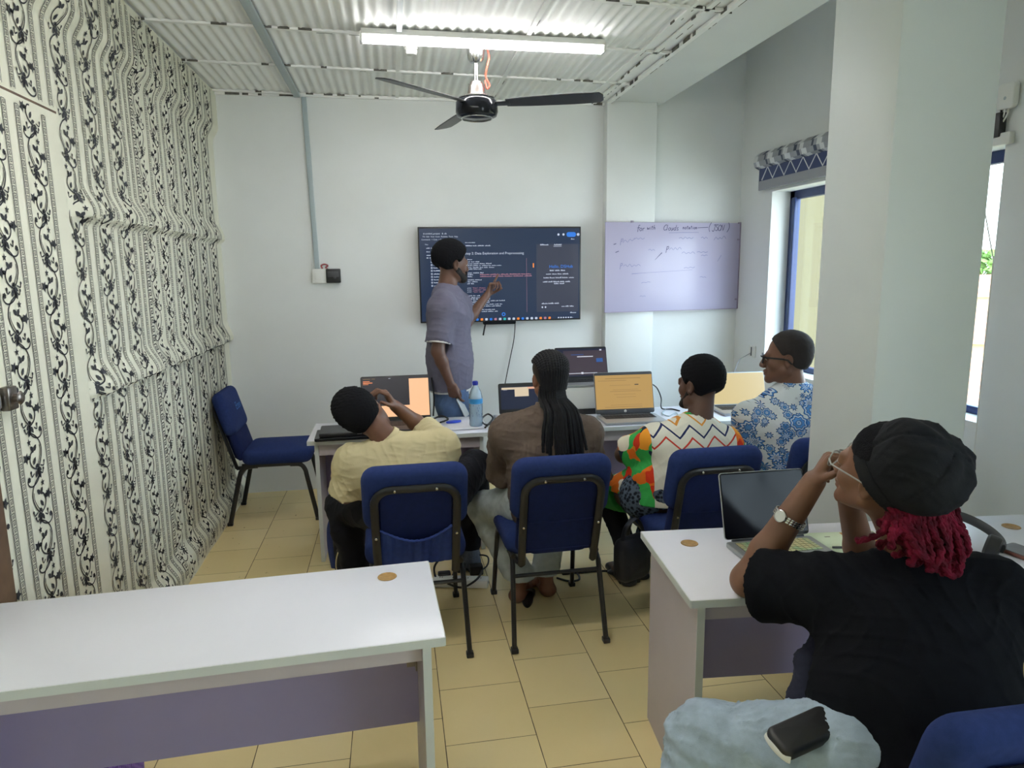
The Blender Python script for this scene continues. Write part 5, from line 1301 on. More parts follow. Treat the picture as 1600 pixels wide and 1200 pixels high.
# ---------------------------------------------------------------- presenter at the television
def presenter():
    base = (.36, 4.55, 0); T = person('standing person in a grey T-shirt and blue jeans pointing at the television', base[0], base[1])
    Y = 4.55; nb = at(699, 451, Y); pel = at(705, 625, Y+.02); hd = Frame(at(706, 411, Y+.02), (.93, .34, -.06), (.04, 0, 1), 1.06)
    shR = at(691, 477, Y-.165); shL = at(716, 476, Y+.17)
    elR = at(684, 549, Y-.21); wrR = at(704, 600, Y-.19)
    elL = at(728, 505, Y+.30); wrL = at(761, 461, Y+.42)
    hipR = at(706, 632, Y-.09); hipL = at(712, 632, Y+.10)
    knR = Vector((hipR.x+.03, Y-.10, .50)); anR = Vector((hipR.x-.01, Y-.11, .08)); knL = Vector((hipL.x+.05, Y+.10, .50)); anL = Vector((hipL.x+.02, Y+.10, .08))
    b = Blob(.0048); add_head(b, hd, nb, .064); add_torso(b, pel, nb, shL, shR, -.012)
    add_arm(b, shR, elR, wrR); add_arm(b, shL, elL, wrL); add_leg(b, hipR, knR, anR); add_leg(b, hipL, knL, anL)
    dR = unit(V3(at(716, 636, Y-.17))-V3(wrR)); add_hand(b, wrR, dR, (.5, .8, 0), (.9, -.1, .3), [(.35, .55, .4), (.5, .7, .4), (.6, .8, .4), (.7, .8, .5)], .6, tdir=unit(unit(dR)*.9+np.array([.25, .1, .1])))
    add_hand(b, wrL, (.45, .18, .9), (.75, -.5, -.45), (.8, -.35, -.2), [(.0, .05, .05), (.9, 1.3, .7), (1.2, 1.4, .8), (1.3, 1.4, .8)], .3, tdir=(.72, -.2, .30))
    body = blob_obj(b, 'body', sk1, T, base); add_eyes(hd, T, base)
    # short full hair and beard
    blob_obj(hair_cap(hd, .005, .026, low=-.03, front=.052, amp=.002), 'hair', M_['hair'], T, base)
    bb = Blob(.004); k = hd.s
    for s in (-1, 1): bb.cone(hd(s*.055, .012, -.048), hd(s*.020, .074, -.095), .024*k, .025*k, .014)
    bb.ell(hd(0, .076, -.104), (.024*k, .018*k, .018*k), hd.R, .01); bb.cone(hd(-.022, .096, -.053), hd(.022, .096, -.053), .0045*k, .0045*k, .004)
    for s in (-1, 1): bb.cone(hd(s*.022, .095, -.054), hd(s*.024, .088, -.085), .005*k, .007*k, .006)
    bb.disp = fuzz(.0012, 300); blob_obj(bb, 'beard', M_['beard'], T, base)
    # T-shirt over a white undershirt
    sh = Blob(.006); hem = at(703, 607, Y)
    add_torso(sh, V3(pel)-[0, 0, .03], nb, shL, shR, .022, .015)
    add_sleeve(sh, shR, elR, .80, .074, .082); add_sleeve(sh, shL, elL, .7, .072, .078)
    sh.cone(hd(0, -.022, -.05), nb, .045, .060, .004, op='s')
    sh.cut((0, 0, hem.z), (.0, 0, -1)); sh.disp = folds(16, .006, 3)
    blob_obj(sh, 't_shirt', cloth('grey_purple_cotton', (104, 101, 118)), T, base)
    e = V3(shR)+(V3(elR)-V3(shR))*.80; d = unit(V3(elR)-V3(shR))
    us2 = Blob(.005); add_torso(us2, V3(pel)-[0, 0, .05], nb, shL, shR, .016, .013); us2.cut((0, 0, hem.z-.014), (0, 0, -1)); us2.cut((0, 0, hem.z+.05), (0, 0, 1)); us2.disp = folds(16, .005, 3)
    wht = cloth('white_cotton', (222, 220, 218)); blob_obj(us2, 'undershirt_hem', wht, T, base)
    us3 = Blob(.004); us3.cone(e-d*.02, e+d*.007, .072, .078, .002, cutb=True, cuta=True); us3.cone(e-d*.08, e+d*.04, .064, .066, .002, op='s'); blob_obj(us3, 'undershirt_cuff', wht, T, base)
    j = Blob(.006); add_torso(j, pel, V3(pel)+[0, 0, .55], V3(pel)+[0, .2, .5], V3(pel)+[0, -.2, .5], .004); j.cut((0, 0, hem.z+.03), (0, 0, 1))
    add_leg(j, hipR, knR, anR, .020, k=.04); add_leg(j, hipL, knL, anL, .020, k=.04); j.disp = folds(22, .005, 8); blob_obj(j, 'jeans', denim('blue_denim', (72, 96, 134)), T, base)
    for an in (anR, anL): shoe(T, base, an, (1, .2), M_['dark_grey'], .23)
    # slim phone in the right hand
    p = at(723, 636, Y-.185); d = unit((.35, -.1, -.75))
    ph = MB(); fr = Frame(p, d, (.8, -.5, .2)); ph.pillow(rrect(.062, .135, .010, 4), .009, .003, fr.M()); o = ph.build('phone', M_['silver']); tag(o, 'silver-edged phone held low in the right hand of the presenter', 'phone')
presenter()

# ---------------------------------------------------------------- man in the cream T-shirt, leaning left on his hand
def cream_man():
    base = (.05, 3.06, 0); T = person('seated person in a cream T-shirt leaning left, hand against the cheek', base[0], base[1])
    nb = at(606, 688, 3.13); pel = Vector((.07, 3.08, .56)); shR = at(690, 697, 3.12); shL = at(550, 722, 3.10)
    hd = Frame(at(566, 645, 3.15), (.28, .93, -.12), (-.80, .1, .62), 1.02)
    elR = at(664, 672, 3.40); wrR = at(617, 634, 3.30); elL = at(540, 772, 3.12); wrL = Vector((-.05, 3.40, .66))
    hipR = Vector((.17, 3.12, .56)); hipL = Vector((-.05, 3.12, .56)); knR = at(742, 728, 3.60); anR = at(735, 850, 3.70); knL = at(536, 790, 3.50); anL = Vector((-.24, 3.40, .09))
    b = Blob(.0045); add_head(b, hd, nb, .058); add_torso(b, pel, nb, shL, shR, -.012); add_arm(b, shR, elR, wrR, r=(.05, .043, .040, .028)); add_arm(b, shL, elL, wrL)
    hdv = unit(V3(at(602, 612, 3.27))-V3(wrR)); add_hand(b, wrR, hdv, (-.75, -.1, -.5), (.1, -.8, .5), [(.5, .9, .5), (.6, 1.0, .5), (.8, 1.1, .6), (.9, 1.2, .6)], .4, 1.0)
    add_hand(b, wrL, (.3, .9, -.1), (0, 0, -1), (1, 0, 0), REST)
    add_leg(b, hipR, knR, anR); add_leg(b, hipL, knL, anL); blob_obj(b, 'body', sk2, T, base); add_eyes(hd, T, base)
    hr = Blob(.005); hr.ell(hd(0, -.022, .035), (.098, .112, .108), hd.R, .02); hr.ell(hd(0, -.045, -.015), (.080, .072, .07), hd.R, .03)
    hr.cut(hd(0, .066, .05), hd.d(0, .85, -.52)); hr.cut(hd(0, 0, -.055), hd.d(0, .35, -1)); hr.disp = fuzz(.0022, 280, 5); blob_obj(hr, 'hair', M_['hair'], T, base)
    s = Blob(.0055); add_torso(s, pel, nb, shL, shR, .016, .012); add_sleeve(s, shR, elR, .86, .070, .074); add_sleeve(s, shL, elL, .98, .074, .084)
    s.cone(hd(0, -.02, -.05), nb, .050, .063, .006, op='s'); s.cut((0, 0, .55), (0, 0, -1)); s.disp = folds(17, .007, 11)
    cm = cloth('cream_cotton', (206, 193, 154), .03); blob_obj(s, 't_shirt', cm, T, base)
    c = Blob(.0045); u = unit(V3(nb)-V3(hd(0, -.02, -.03))); p0 = V3(nb)-u*.012; c.cone(p0-u*.016, p0+u*.010, .066, .074, .003, cutb=True, cuta=True); c.cone(p0-u*.05, p0+u*.05, .055, .062, .003, op='s'); blob_obj(c, 'neckband', cm, T, base)
    j = Blob(.006); j.cone(hipL, hipR, .105, .105, .05); add_leg(j, hipR, knR, anR, .022, k=.04); add_leg(j, hipL, knL, anL, .022, k=.04); j.disp = folds(20, .006, 4); blob_obj(j, 'trousers', cloth('black_cotton', (24, 25, 32)), T, base)
    mk = mat('grey_knit_shoe', lin(88, 92, 104), .8, noise=.15, nscale=90)
    shoe(T, base, anR, (.15, 1), mk); shoe(T, base, anL, (-.2, 1), mk)
cream_man()

# ---------------------------------------------------------------- woman with long braids
def braid_woman():
    base = (.68, 3.08, 0); T = person('seated person with long black braids over a brown jacket, seen from behind', base[0], base[1])
    nb = at(859, 642, 3.12); pel = Vector((.685, 3.05, .56)); shR = at(915, 676, 3.13); shL = at(791, 676, 3.11)
    hd = Frame(at(858, 590, 3.17), (-.06, 1, -.12), (0, .1, 1), 1.0)
    elR = at(932, 742, 3.22); wrR = Vector((.86, 3.62, .74)); elL = at(782, 742, 3.22); wrL = Vector((.52, 3.62, .74))
    hipR = Vector((.78, 3.12, .555)); hipL = Vector((.60, 3.12, .555)); knL = at(758, 793, 3.46); anL = Vector((.585, 3.26, .11)); knR = Vector((.86, 3.52, .55)); anR = Vector((.73, 3.30, .115))
    b = Blob(.0048); add_head(b, hd, nb, .05); add_torso(b, pel, nb, shL, shR, -.018); add_arm(b, shR, elR, wrR, -.004); add_arm(b, shL, elL, wrL, -.004)
    add_hand(b, wrR, (-.2, 1, .05), (0, 0, -1), (-1, 0, 0), REST, s=.92); add_hand(b, wrL, (.2, 1, .05), (0, 0, -1), (1, 0, 0), REST, s=.92)
    add_leg(b, hipR, knR, anR); add_leg(b, hipL, knL, anL); add_foot(b, anL, (.35, .55), 0, .20); add_foot(b, anR, (-.1, .8), 0, .20); blob_obj(b, 'body', skin('skin_warm_brown', (118, 76, 54)), T, base)
    add_eyes(hd, T, base)
    mj = cloth('brown_jacket_cloth', (98, 84, 75), .12); s = Blob(.0055); add_torso(s, pel, nb, shL, shR, .016, .01)
    add_sleeve(s, shR, elR, 1.05, .072, .070); add_sleeve(s, shL, elL, 1.05, .072, .070); s.cone(elR, wrR, .062, .045, .03); s.cone(elL, wrL, .062, .045, .03)
    s.cone(hd(0, -.022, -.07), nb, .05, .060, .004, op='s'); s.cut((0, 0, .50), (0, 0, -1)); s.disp = folds(24, .008, 21); blob_obj(s, 'jacket', mj, T, base)
    c = Blob(.0045); u = unit(V3(hd(0, -.02, -.04))-V3(nb)); p0 = V3(nb); c.cone(p0-u*.03, p0+u*.040, .088, .068, .004, cutb=True, cuta=True); c.cone(p0-u*.06, p0+u*.05, .072, .056, .004, op='s'); blob_obj(c, 'collar', mj, T, base)
    mp = denim('pale_grey_denim', (176, 184, 182)); j = Blob(.0055); j.cone(hipL, hipR, .11, .11, .05); add_leg(j, hipR, knR, anR, .022, (.09, .066, .062, .052), .04); add_leg(j, hipL, knL, anL, .022, (.09, .066, .062, .052), .04)
    j.cut((0, 0, .115), (0, 0, -1)); j.disp = folds(24, .006, 31); blob_obj(j, 'jeans', mp, T, base)
    # scalp hair in cornrows, then the hanging braids
    blob_obj(hair_cap(hd, .005, .008, low=-.075, front=.045, amp=.0006), 'hair', mat('scalp_between_braids', (.020, .016, .014), .85), T, base)
    w = MB(); rb = random.Random(4)
    Bs = V3(base)
    def rope(pts, r, n=7):
        P = smoothline(pts, 10); L = 0; R = []
        for i, p in enumerate(P):
            if i: L += (P[i]-P[i-1]).length
            R.append(r*(.82+.30*abs(math.sin(L*PI/.013))))
        w.tube(P, R, n)
    N = 15
    for i in range(N):
        a = -1.25+2.5*i/(N-1); pts = []
        for ph_ in np.linspace(.62, PI*1.02, 12):
            x = .083*math.sin(a)*(.55+.45*math.sin(min(ph_, PI/2+.5*(ph_-PI/2)))) ; cx_ = math.sqrt(max(.05, 1-(x/.092)**2))
            pts.append(Vector(hd(x, -.016+.104*math.cos(ph_)*cx_, .034+.096*math.sin(ph_)*cx_)-Bs))
        last = hd(.058*math.sin(a), -.100*math.cos(a*.55), -.055)-Bs; pts.append(Vector(last)); rope(pts, .0078)
    tip = at(858, 712, 3.0)
    for layer in range(3):
        n = 13 if layer < 2 else 10
        for i in range(n):
            f_ = (i/(n-1))*2-1; x0 = .058*f_
            p0 = Vector(hd(x0, -.085+.01*layer-.012*(1-f_*f_)+.035*abs(f_), -.035-.012*layer)-Bs)
            xw = .090*f_+.018+rb.uniform(-.008, .008); zt = .86-.05*rb.random()-.03*layer
            yb = 2.938+.028*layer+.03*abs(f_)-.02*layer
            pts = [p0, Vector((p0.x+.004*f_, p0.y-.022, p0.z-.06)), Vector((hd.o[0]-Bs[0]+.8*xw, yb-Bs[1]+.02, nb.z+.02)), Vector((hd.o[0]-Bs[0]+xw, yb-Bs[1], nb.z-.08)), Vector((hd.o[0]-Bs[0]+xw*1.08+.006, yb-Bs[1]-.006, zt)), ]
            rope(pts, .0074-.0006*layer)
    w.build('braids', mat('black_braid', (.008, .008, .010), .7, spec=.25, bump=.4, bscale=300), T)
braid_woman()

# ---------------------------------------------------------------- man in the zigzag shirt
def zig_mat(ox, oy):
    m = cloth('zigzag_print_cotton', (232, 228, 214), 0); q = NT(m)
    for n in [n for n in q.nt.nodes if n.type == 'VALTORGB']: q.nt.nodes.remove(n)
    tcn = q.n('ShaderNodeTexCoord'); sp = q.n('ShaderNodeSeparateXYZ'); q.l(tcn.outputs['Object'], sp.inputs[0]); x, y, z = sp.outputs
    tri = q.math('PINGPONG', q.math('ADD', x, 5.0), .058)                       # 0...058
    col = q.mix(0.0, lin(232, 228, 214), lin(232, 228, 214))
    for z0, c in ((at(1090, 664, 2.9).z, (222, 150, 66)), (at(1090, 682, 2.9).z, (38, 48, 92)), (at(1090, 699, 2.9).z, (206, 66, 50)), (at(1090, 649, 2.9).z, (206, 66, 50))):
        d = q.math('ABSOLUTE', q.math('SUBTRACT', z, q.math('ADD', z0-.026, q.math('MULTIPLY', tri, .92))))
        col = q.mix(q.math('LESS_THAN', d, .0052), col, lin(*c))
    vor = q.n('ShaderNodeTexVoronoi'); vor.inputs['Scale'].default_value = 13
    nz = q.n('ShaderNodeTexNoise'); nz.inputs['Scale'].default_value = 9; q.l(tcn.outputs['Object'], nz.inputs['Vector'])
    av = q.n('ShaderNodeVectorMath'); av.operation = 'MULTIPLY_ADD'; q.l(nz.outputs[1], av.inputs[0]); av.inputs[1].default_value = (.12, .12, .12); q.l(tcn.outputs['Object'], av.inputs[2]); q.l(av.outputs[0], vor.inputs['Vector'])
    sc = q.n('ShaderNodeSeparateColor'); q.l(vor.outputs['Color'], sc.inputs[0])
    rp = q.n('ShaderNodeValToRGB'); rp.color_ramp.interpolation = 'CONSTANT'; e = rp.color_ramp.elements; e[0].position = 0; e[0].color = lin(236, 120, 40)+(1,); e[1].position = .30; e[1].color = lin(60, 170, 84)+(1,)
    for p_, c in ((.58, (236, 228, 206)), (.66, (222, 62, 36)), (.78, (240, 160, 52)), (.92, (34, 52, 70))): el = e.new(p_); el.color = lin(*c)+(1,)
    q.l(sc.outputs[0], rp.inputs[0])
    xl = at(1027, 680, 2.95).x-ox; xr = at(1156, 680, 2.95).x-ox; xc = at(1085, 650, 2.95).x-ox; zc = at(1085, 655, 2.95).z; zl = at(1000, 745, 2.95).z
    msk = q.math('LESS_THAN', x, xl)
    col_m = q.math('MULTIPLY', q.math('GREATER_THAN', z, zc), q.math('LESS_THAN', q.math('ABSOLUTE', q.math('SUBTRACT', x, xc)), .075))
    msk = q.math('MAXIMUM', msk, q.math('MAXIMUM', col_m, q.math('GREATER_THAN', x, xr)))
    q.l(q.mix(msk, col, rp.outputs[0]), q.b.inputs['Base Color']); return m
def zigzag_man():
    base = (1.33, 3.05, 0); T = person('seated person in a white zigzag shirt with orange and green floral sleeves', base[0], base[1])
    nb = at(1093, 655, 3.08); pel = Vector((1.30, 3.06, .56)); shL = at(1022, 690, 3.10); shR = at(1132, 690, 3.06)
    hd = Frame(at(1093, 600, 3.12), (-.45, .89, -.05), (.02, .06, 1), 1.08)
    elL = at(974, 710, 3.26); wrL = at(1012, 735, 3.42); elR = at(1168, 745, 3.2); wrR = Vector((1.60, 3.60, .74))
    hipL = Vector((1.20, 3.12, .56)); hipR = Vector((1.42, 3.12, .56)); knL = at(948, 768, 3.52); anL = at(975, 862, 3.36); knR = Vector((1.48, 3.50, .56)); anR = at(1000, 868, 3.42)
    b = Blob(.0048); add_head(b, hd, nb, .06); add_torso(b, pel, nb, shL, shR, -.012); add_arm(b, shL, elL, wrL); add_arm(b, shR, elR, wrR)
    add_hand(b, wrL, unit(V3(at(1040, 748, 3.5))-V3(wrL)), (.3, -.6, -.7), (.3, .4, .7), REST); add_hand(b, wrR, (-.1, 1, 0), (0, 0, -1), (-1, 0, 0), REST)
    add_leg(b, hipR, knR, anR); add_leg(b, hipL, knL, anL); add_foot(b, anL, (-.1, 1), 0, .21); add_foot(b, anR, (.2, 1), 0, .21); blob_obj(b, 'body', sk3, T, base); add_eyes(hd, T, base)
    hr = hair_cap(hd, .0045, .016, low=-.062, front=.040, amp=.0014, seed=9); blob_obj(hr, 'hair', M_['hair'], T, base)
    bb = Blob(.004); k = hd.s
    for s_ in (-1, 1): bb.cone(hd(s_*.060, .006, -.035), hd(s_*.022, .074, -.097), .016*k, .019*k, .012)
    bb.ell(hd(0, .076, -.104), (.022*k, .018*k, .018*k), hd.R, .01); bb.disp = fuzz(.0012, 300); blob_obj(bb, 'beard', M_['beard'], T, base)
    s = Blob(.005); add_torso(s, pel, nb, shL, shR, .018, .012); add_sleeve(s, shL, elL, .82, .074, .082); add_sleeve(s, shR, elR, .82, .074, .080)
    s.cone(at(1040, 738, 3.08), at(978, 768, 3.27), .105, .105, .05)          # shirt front over the lap
    s.cone(hd(0, -.022, -.05), nb, .052, .064, .004, op='s'); s.cut((0, 0, .55), (0, 0, -1)); s.disp = folds(17, .006, 41); blob_obj(s, 'shirt', zig_mat(base[0], base[1]), T, base)
    ml = cloth('dark_spotted_cloth', (40, 48, 62), 0); q = NT(ml); v = q.n('ShaderNodeTexVoronoi'); v.inputs['Scale'].default_value = 55; tcn = q.n('ShaderNodeTexCoord'); q.l(tcn.outputs['Object'], v.inputs['Vector']); r = q.n('ShaderNodeValToRGB'); r.color_ramp.elements[0].position = .35; r.color_ramp.elements[0].color = lin(26, 30, 40)+(1,); r.color_ramp.elements[1].position = .6; r.color_ramp.elements[1].color = lin(86, 100, 116)+(1,); q.l(v.outputs['Distance'], r.inputs[0]); q.l(r.outputs[0], q.b.inputs['Base Color'])
    j = Blob(.0055); j.cone(hipL, hipR, .118, .11, .05); j.cone(at(1035, 770, 3.02), hipL, .085, .11, .04); add_leg(j, hipR, knR, anR, .016, k=.04); j.cone(hipL, V3(hipL)+(V3(knL)-V3(hipL))*.55, .082, .070, .04); j.disp = folds(22, .006, 51); blob_obj(j, 'trousers', ml, T, base)
    g = Blob(.0055); p = V3(hipL)+(V3(knL)-V3(hipL))*.45; g.cone(p, knL, .10, .088, .03, cuta=True); m_ = V3(knL)+(V3(anL)-V3(knL))*.25; g.cone(knL, m_, .085, .07, .03, cutb=True); g.disp = folds(20, .006, 61); blob_obj(g, 'green_wrap', cloth('leaf_green_cotton', (62, 150, 74)), T, base)
    lo = Blob(.0055); lo.cone(V3(knL)+(V3(anL)-V3(knL))*.2, V3(anL)+[0, 0, .05], .068, .055, .02); lo.disp = folds(22, .005, 63); blob_obj(lo, 'trouser_leg', cloth('black_cotton_leg', (26, 28, 34)), T, base)
    for an, d in ((anL, (-.1, 1)), (anR, (.2, 1))):
        f = Blob(.005); u = unit((d[0], d[1], 0)); a = V3(an); f.cone((a[0]-u[0]*.07, a[1]-u[1]*.07, .014), (a[0]+u[0]*.15, a[1]+u[1]*.15, .014), .030, .030, .01, flat=((-u[1], u[0], 0), 1.45)); f.cone(a+u*.06+np.array([-u[1], u[0], 0])*.05-[0, 0, a[2]-.03], a+u*.06-np.array([-u[1], u[0], 0])*.05-[0, 0, a[2]-.03], .02, .02, .01)
        f.cut((0, 0, .002), (0, 0, -1)); f.cut((0, 0, .03), (0, 0, 1)); blob_obj(f, 'sandal', M_['black_plastic'], T, base)
zigzag_man()

# ---------------------------------------------------------------- man with glasses in the blue medallion shirt
def medal_mat():
    m = cloth('blue_medallion_print', (226, 230, 230), 0); q = NT(m)
    for n in [n for n in q.nt.nodes if n.type == 'VALTORGB']: q.nt.nodes.remove(n)
    tcn = q.n('ShaderNodeTexCoord'); col = None; white = lin(222, 228, 230)
    mp0 = q.n('ShaderNodeMapping'); mp0.inputs['Scale'].default_value = (1, .02, 1); q.l(tcn.outputs['Object'], mp0.inputs[0])
    for sc, off, lim in ((12.5, 0.0, .60), (22.0, 3.7, .58)):
        v = q.n('ShaderNodeTexVoronoi'); v.inputs['Scale'].default_value = sc; v.inputs['Randomness'].default_value = .75
        mp = q.n('ShaderNodeMapping'); mp.inputs['Location'].default_value = (off, 0, off); q.l(mp0.outputs[0], mp.inputs[0]); q.l(mp.outputs[0], v.inputs['Vector'])
        # angle around the cell centre
        d = q.n('ShaderNodeVectorMath'); d.operation = 'SUBTRACT'; q.l(mp.outputs[0], d.inputs[0]); q.l(v.outputs['Position'], d.inputs[1])
        s = q.n('ShaderNodeSeparateXYZ'); q.l(d.outputs[0], s.inputs[0])
        an = q.math('ARCTAN2', s.outputs[2], s.outputs[0]); pet = q.math('COSINE', q.math('MULTIPLY', an, 8.0))
        r = q.math('MULTIPLY', v.outputs['Distance'], q.math('ADD', 1.0, q.math('MULTIPLY', pet, .10)))
        rp = q.n('ShaderNodeValToRGB'); rp.color_ramp.interpolation = 'CONSTANT'; e = rp.color_ramp.elements
        e[0].position = 0; e[0].color = lin(40, 92, 168)+(1,); e[1].position = .05; e[1].color = lin(190, 214, 236)+(1,)
        for p_, c in ((.09, (36, 66, 124)), (.11, (92, 150, 214)), (.20, (40, 76, 140)), (.225, (206, 220, 232)), (.27, (70, 128, 196)), (.31, (28, 40, 72)), (.335, white)):
            el = e.new(p_*lim/.40); el.color = (lin(*c) if isinstance(c[0], int) else c)+(1,)
        q.l(r, rp.inputs[0])
        if col is None: col = rp.outputs[0]; r0 = r
        else: col = q.mix(q.math('GREATER_THAN', r0, .49), col, rp.outputs[0])
    q.l(col, q.b.inputs['Base Color']); return m
def glasses_man():
    base = (2.0, 3.12, 0); T = person('seated person with glasses in a white shirt printed with blue medallions', base[0], base[1])
    nb = at(1238, 606, 3.14); pel = Vector((1.99, 3.12, .56)); shL = at(1172, 650, 3.18); shR = at(1296, 645, 3.06)
    hd = Frame(at(1229, 559, 3.16), (-.86, .50, .0), (.06, 0, 1), 1.10)
    elL = at(1168, 715, 3.22); wrL = Vector((1.86, 3.56, .74)); elR = at(1310, 725, 3.12); wrR = Vector((2.12, 3.5, .74))
    hipL = Vector((1.89, 3.18, .56)); hipR = Vector((2.10, 3.16, .56)); knL = Vector((1.86, 3.58, .55)); knR = Vector((2.14, 3.56, .55)); anL = Vector((1.86, 3.5, .08)); anR = Vector((2.14, 3.48, .08))
    b = Blob(.0045); add_head(b, hd, nb, .062); add_torso(b, pel, nb, shL, shR, -.012); add_arm(b, shL, elL, wrL); add_arm(b, shR, elR, wrR)
    add_hand(b, wrL, (.1, 1, 0), (0, 0, -1), (1, 0, 0), REST); add_hand(b, wrR, (-.1, 1, 0), (0, 0, -1), (-1, 0, 0), REST)
    add_leg(b, hipR, knR, anR); add_leg(b, hipL, knL, anL); blob_obj(b, 'body', sk2, T, base); add_eyes(hd, T, base)
    blob_obj(hair_cap(hd, .0045, .006, low=-.032, front=.058, amp=.0008, seed=12), 'hair', mat('close_cropped_hair', (.022, .017, .016), .9, bump=.3, bscale=500), T, base)
    glasses(hd, T, base, M_['black_plastic'], m_lens, .0034)
    s = Blob(.005); add_torso(s, pel, nb, shL, shR, .018, .014); add_sleeve(s, shL, elL, .80, .074, .080); add_sleeve(s, shR, elR, .8, .074, .08)
    s.cone(hd(0, -.022, -.05), nb, .052, .062, .004, op='s'); s.cut((0, 0, .52), (0, 0, -1)); s.disp = folds(15, .006, 71); mm = medal_mat(); blob_obj(s, 'shirt', mm, T, base)
    c = Blob(.0045); u = unit(V3(hd(0, -.03, -.05))-V3(nb)); p0 = V3(nb); c.cone(p0-u*.03, p0+u*.034, .086, .066, .004, cutb=True, cuta=True); c.cone(p0-u*.06, p0+u*.06, .074, .057, .004, op='s'); blob_obj(c, 'collar', mm, T, base)
    j = Blob(.006); j.cone(hipL, hipR, .11, .11, .05); add_leg(j, hipR, knR, anR, .02, k=.04); add_leg(j, hipL, knL, anL, .02, k=.04); blob_obj(j, 'trousers', cloth('charcoal_cotton', (44, 46, 54)), T, base)
    shoe(T, base, anL, (0, 1), M_['black_plastic']); shoe(T, base, anR, (0, 1), M_['black_plastic'])
glasses_man()

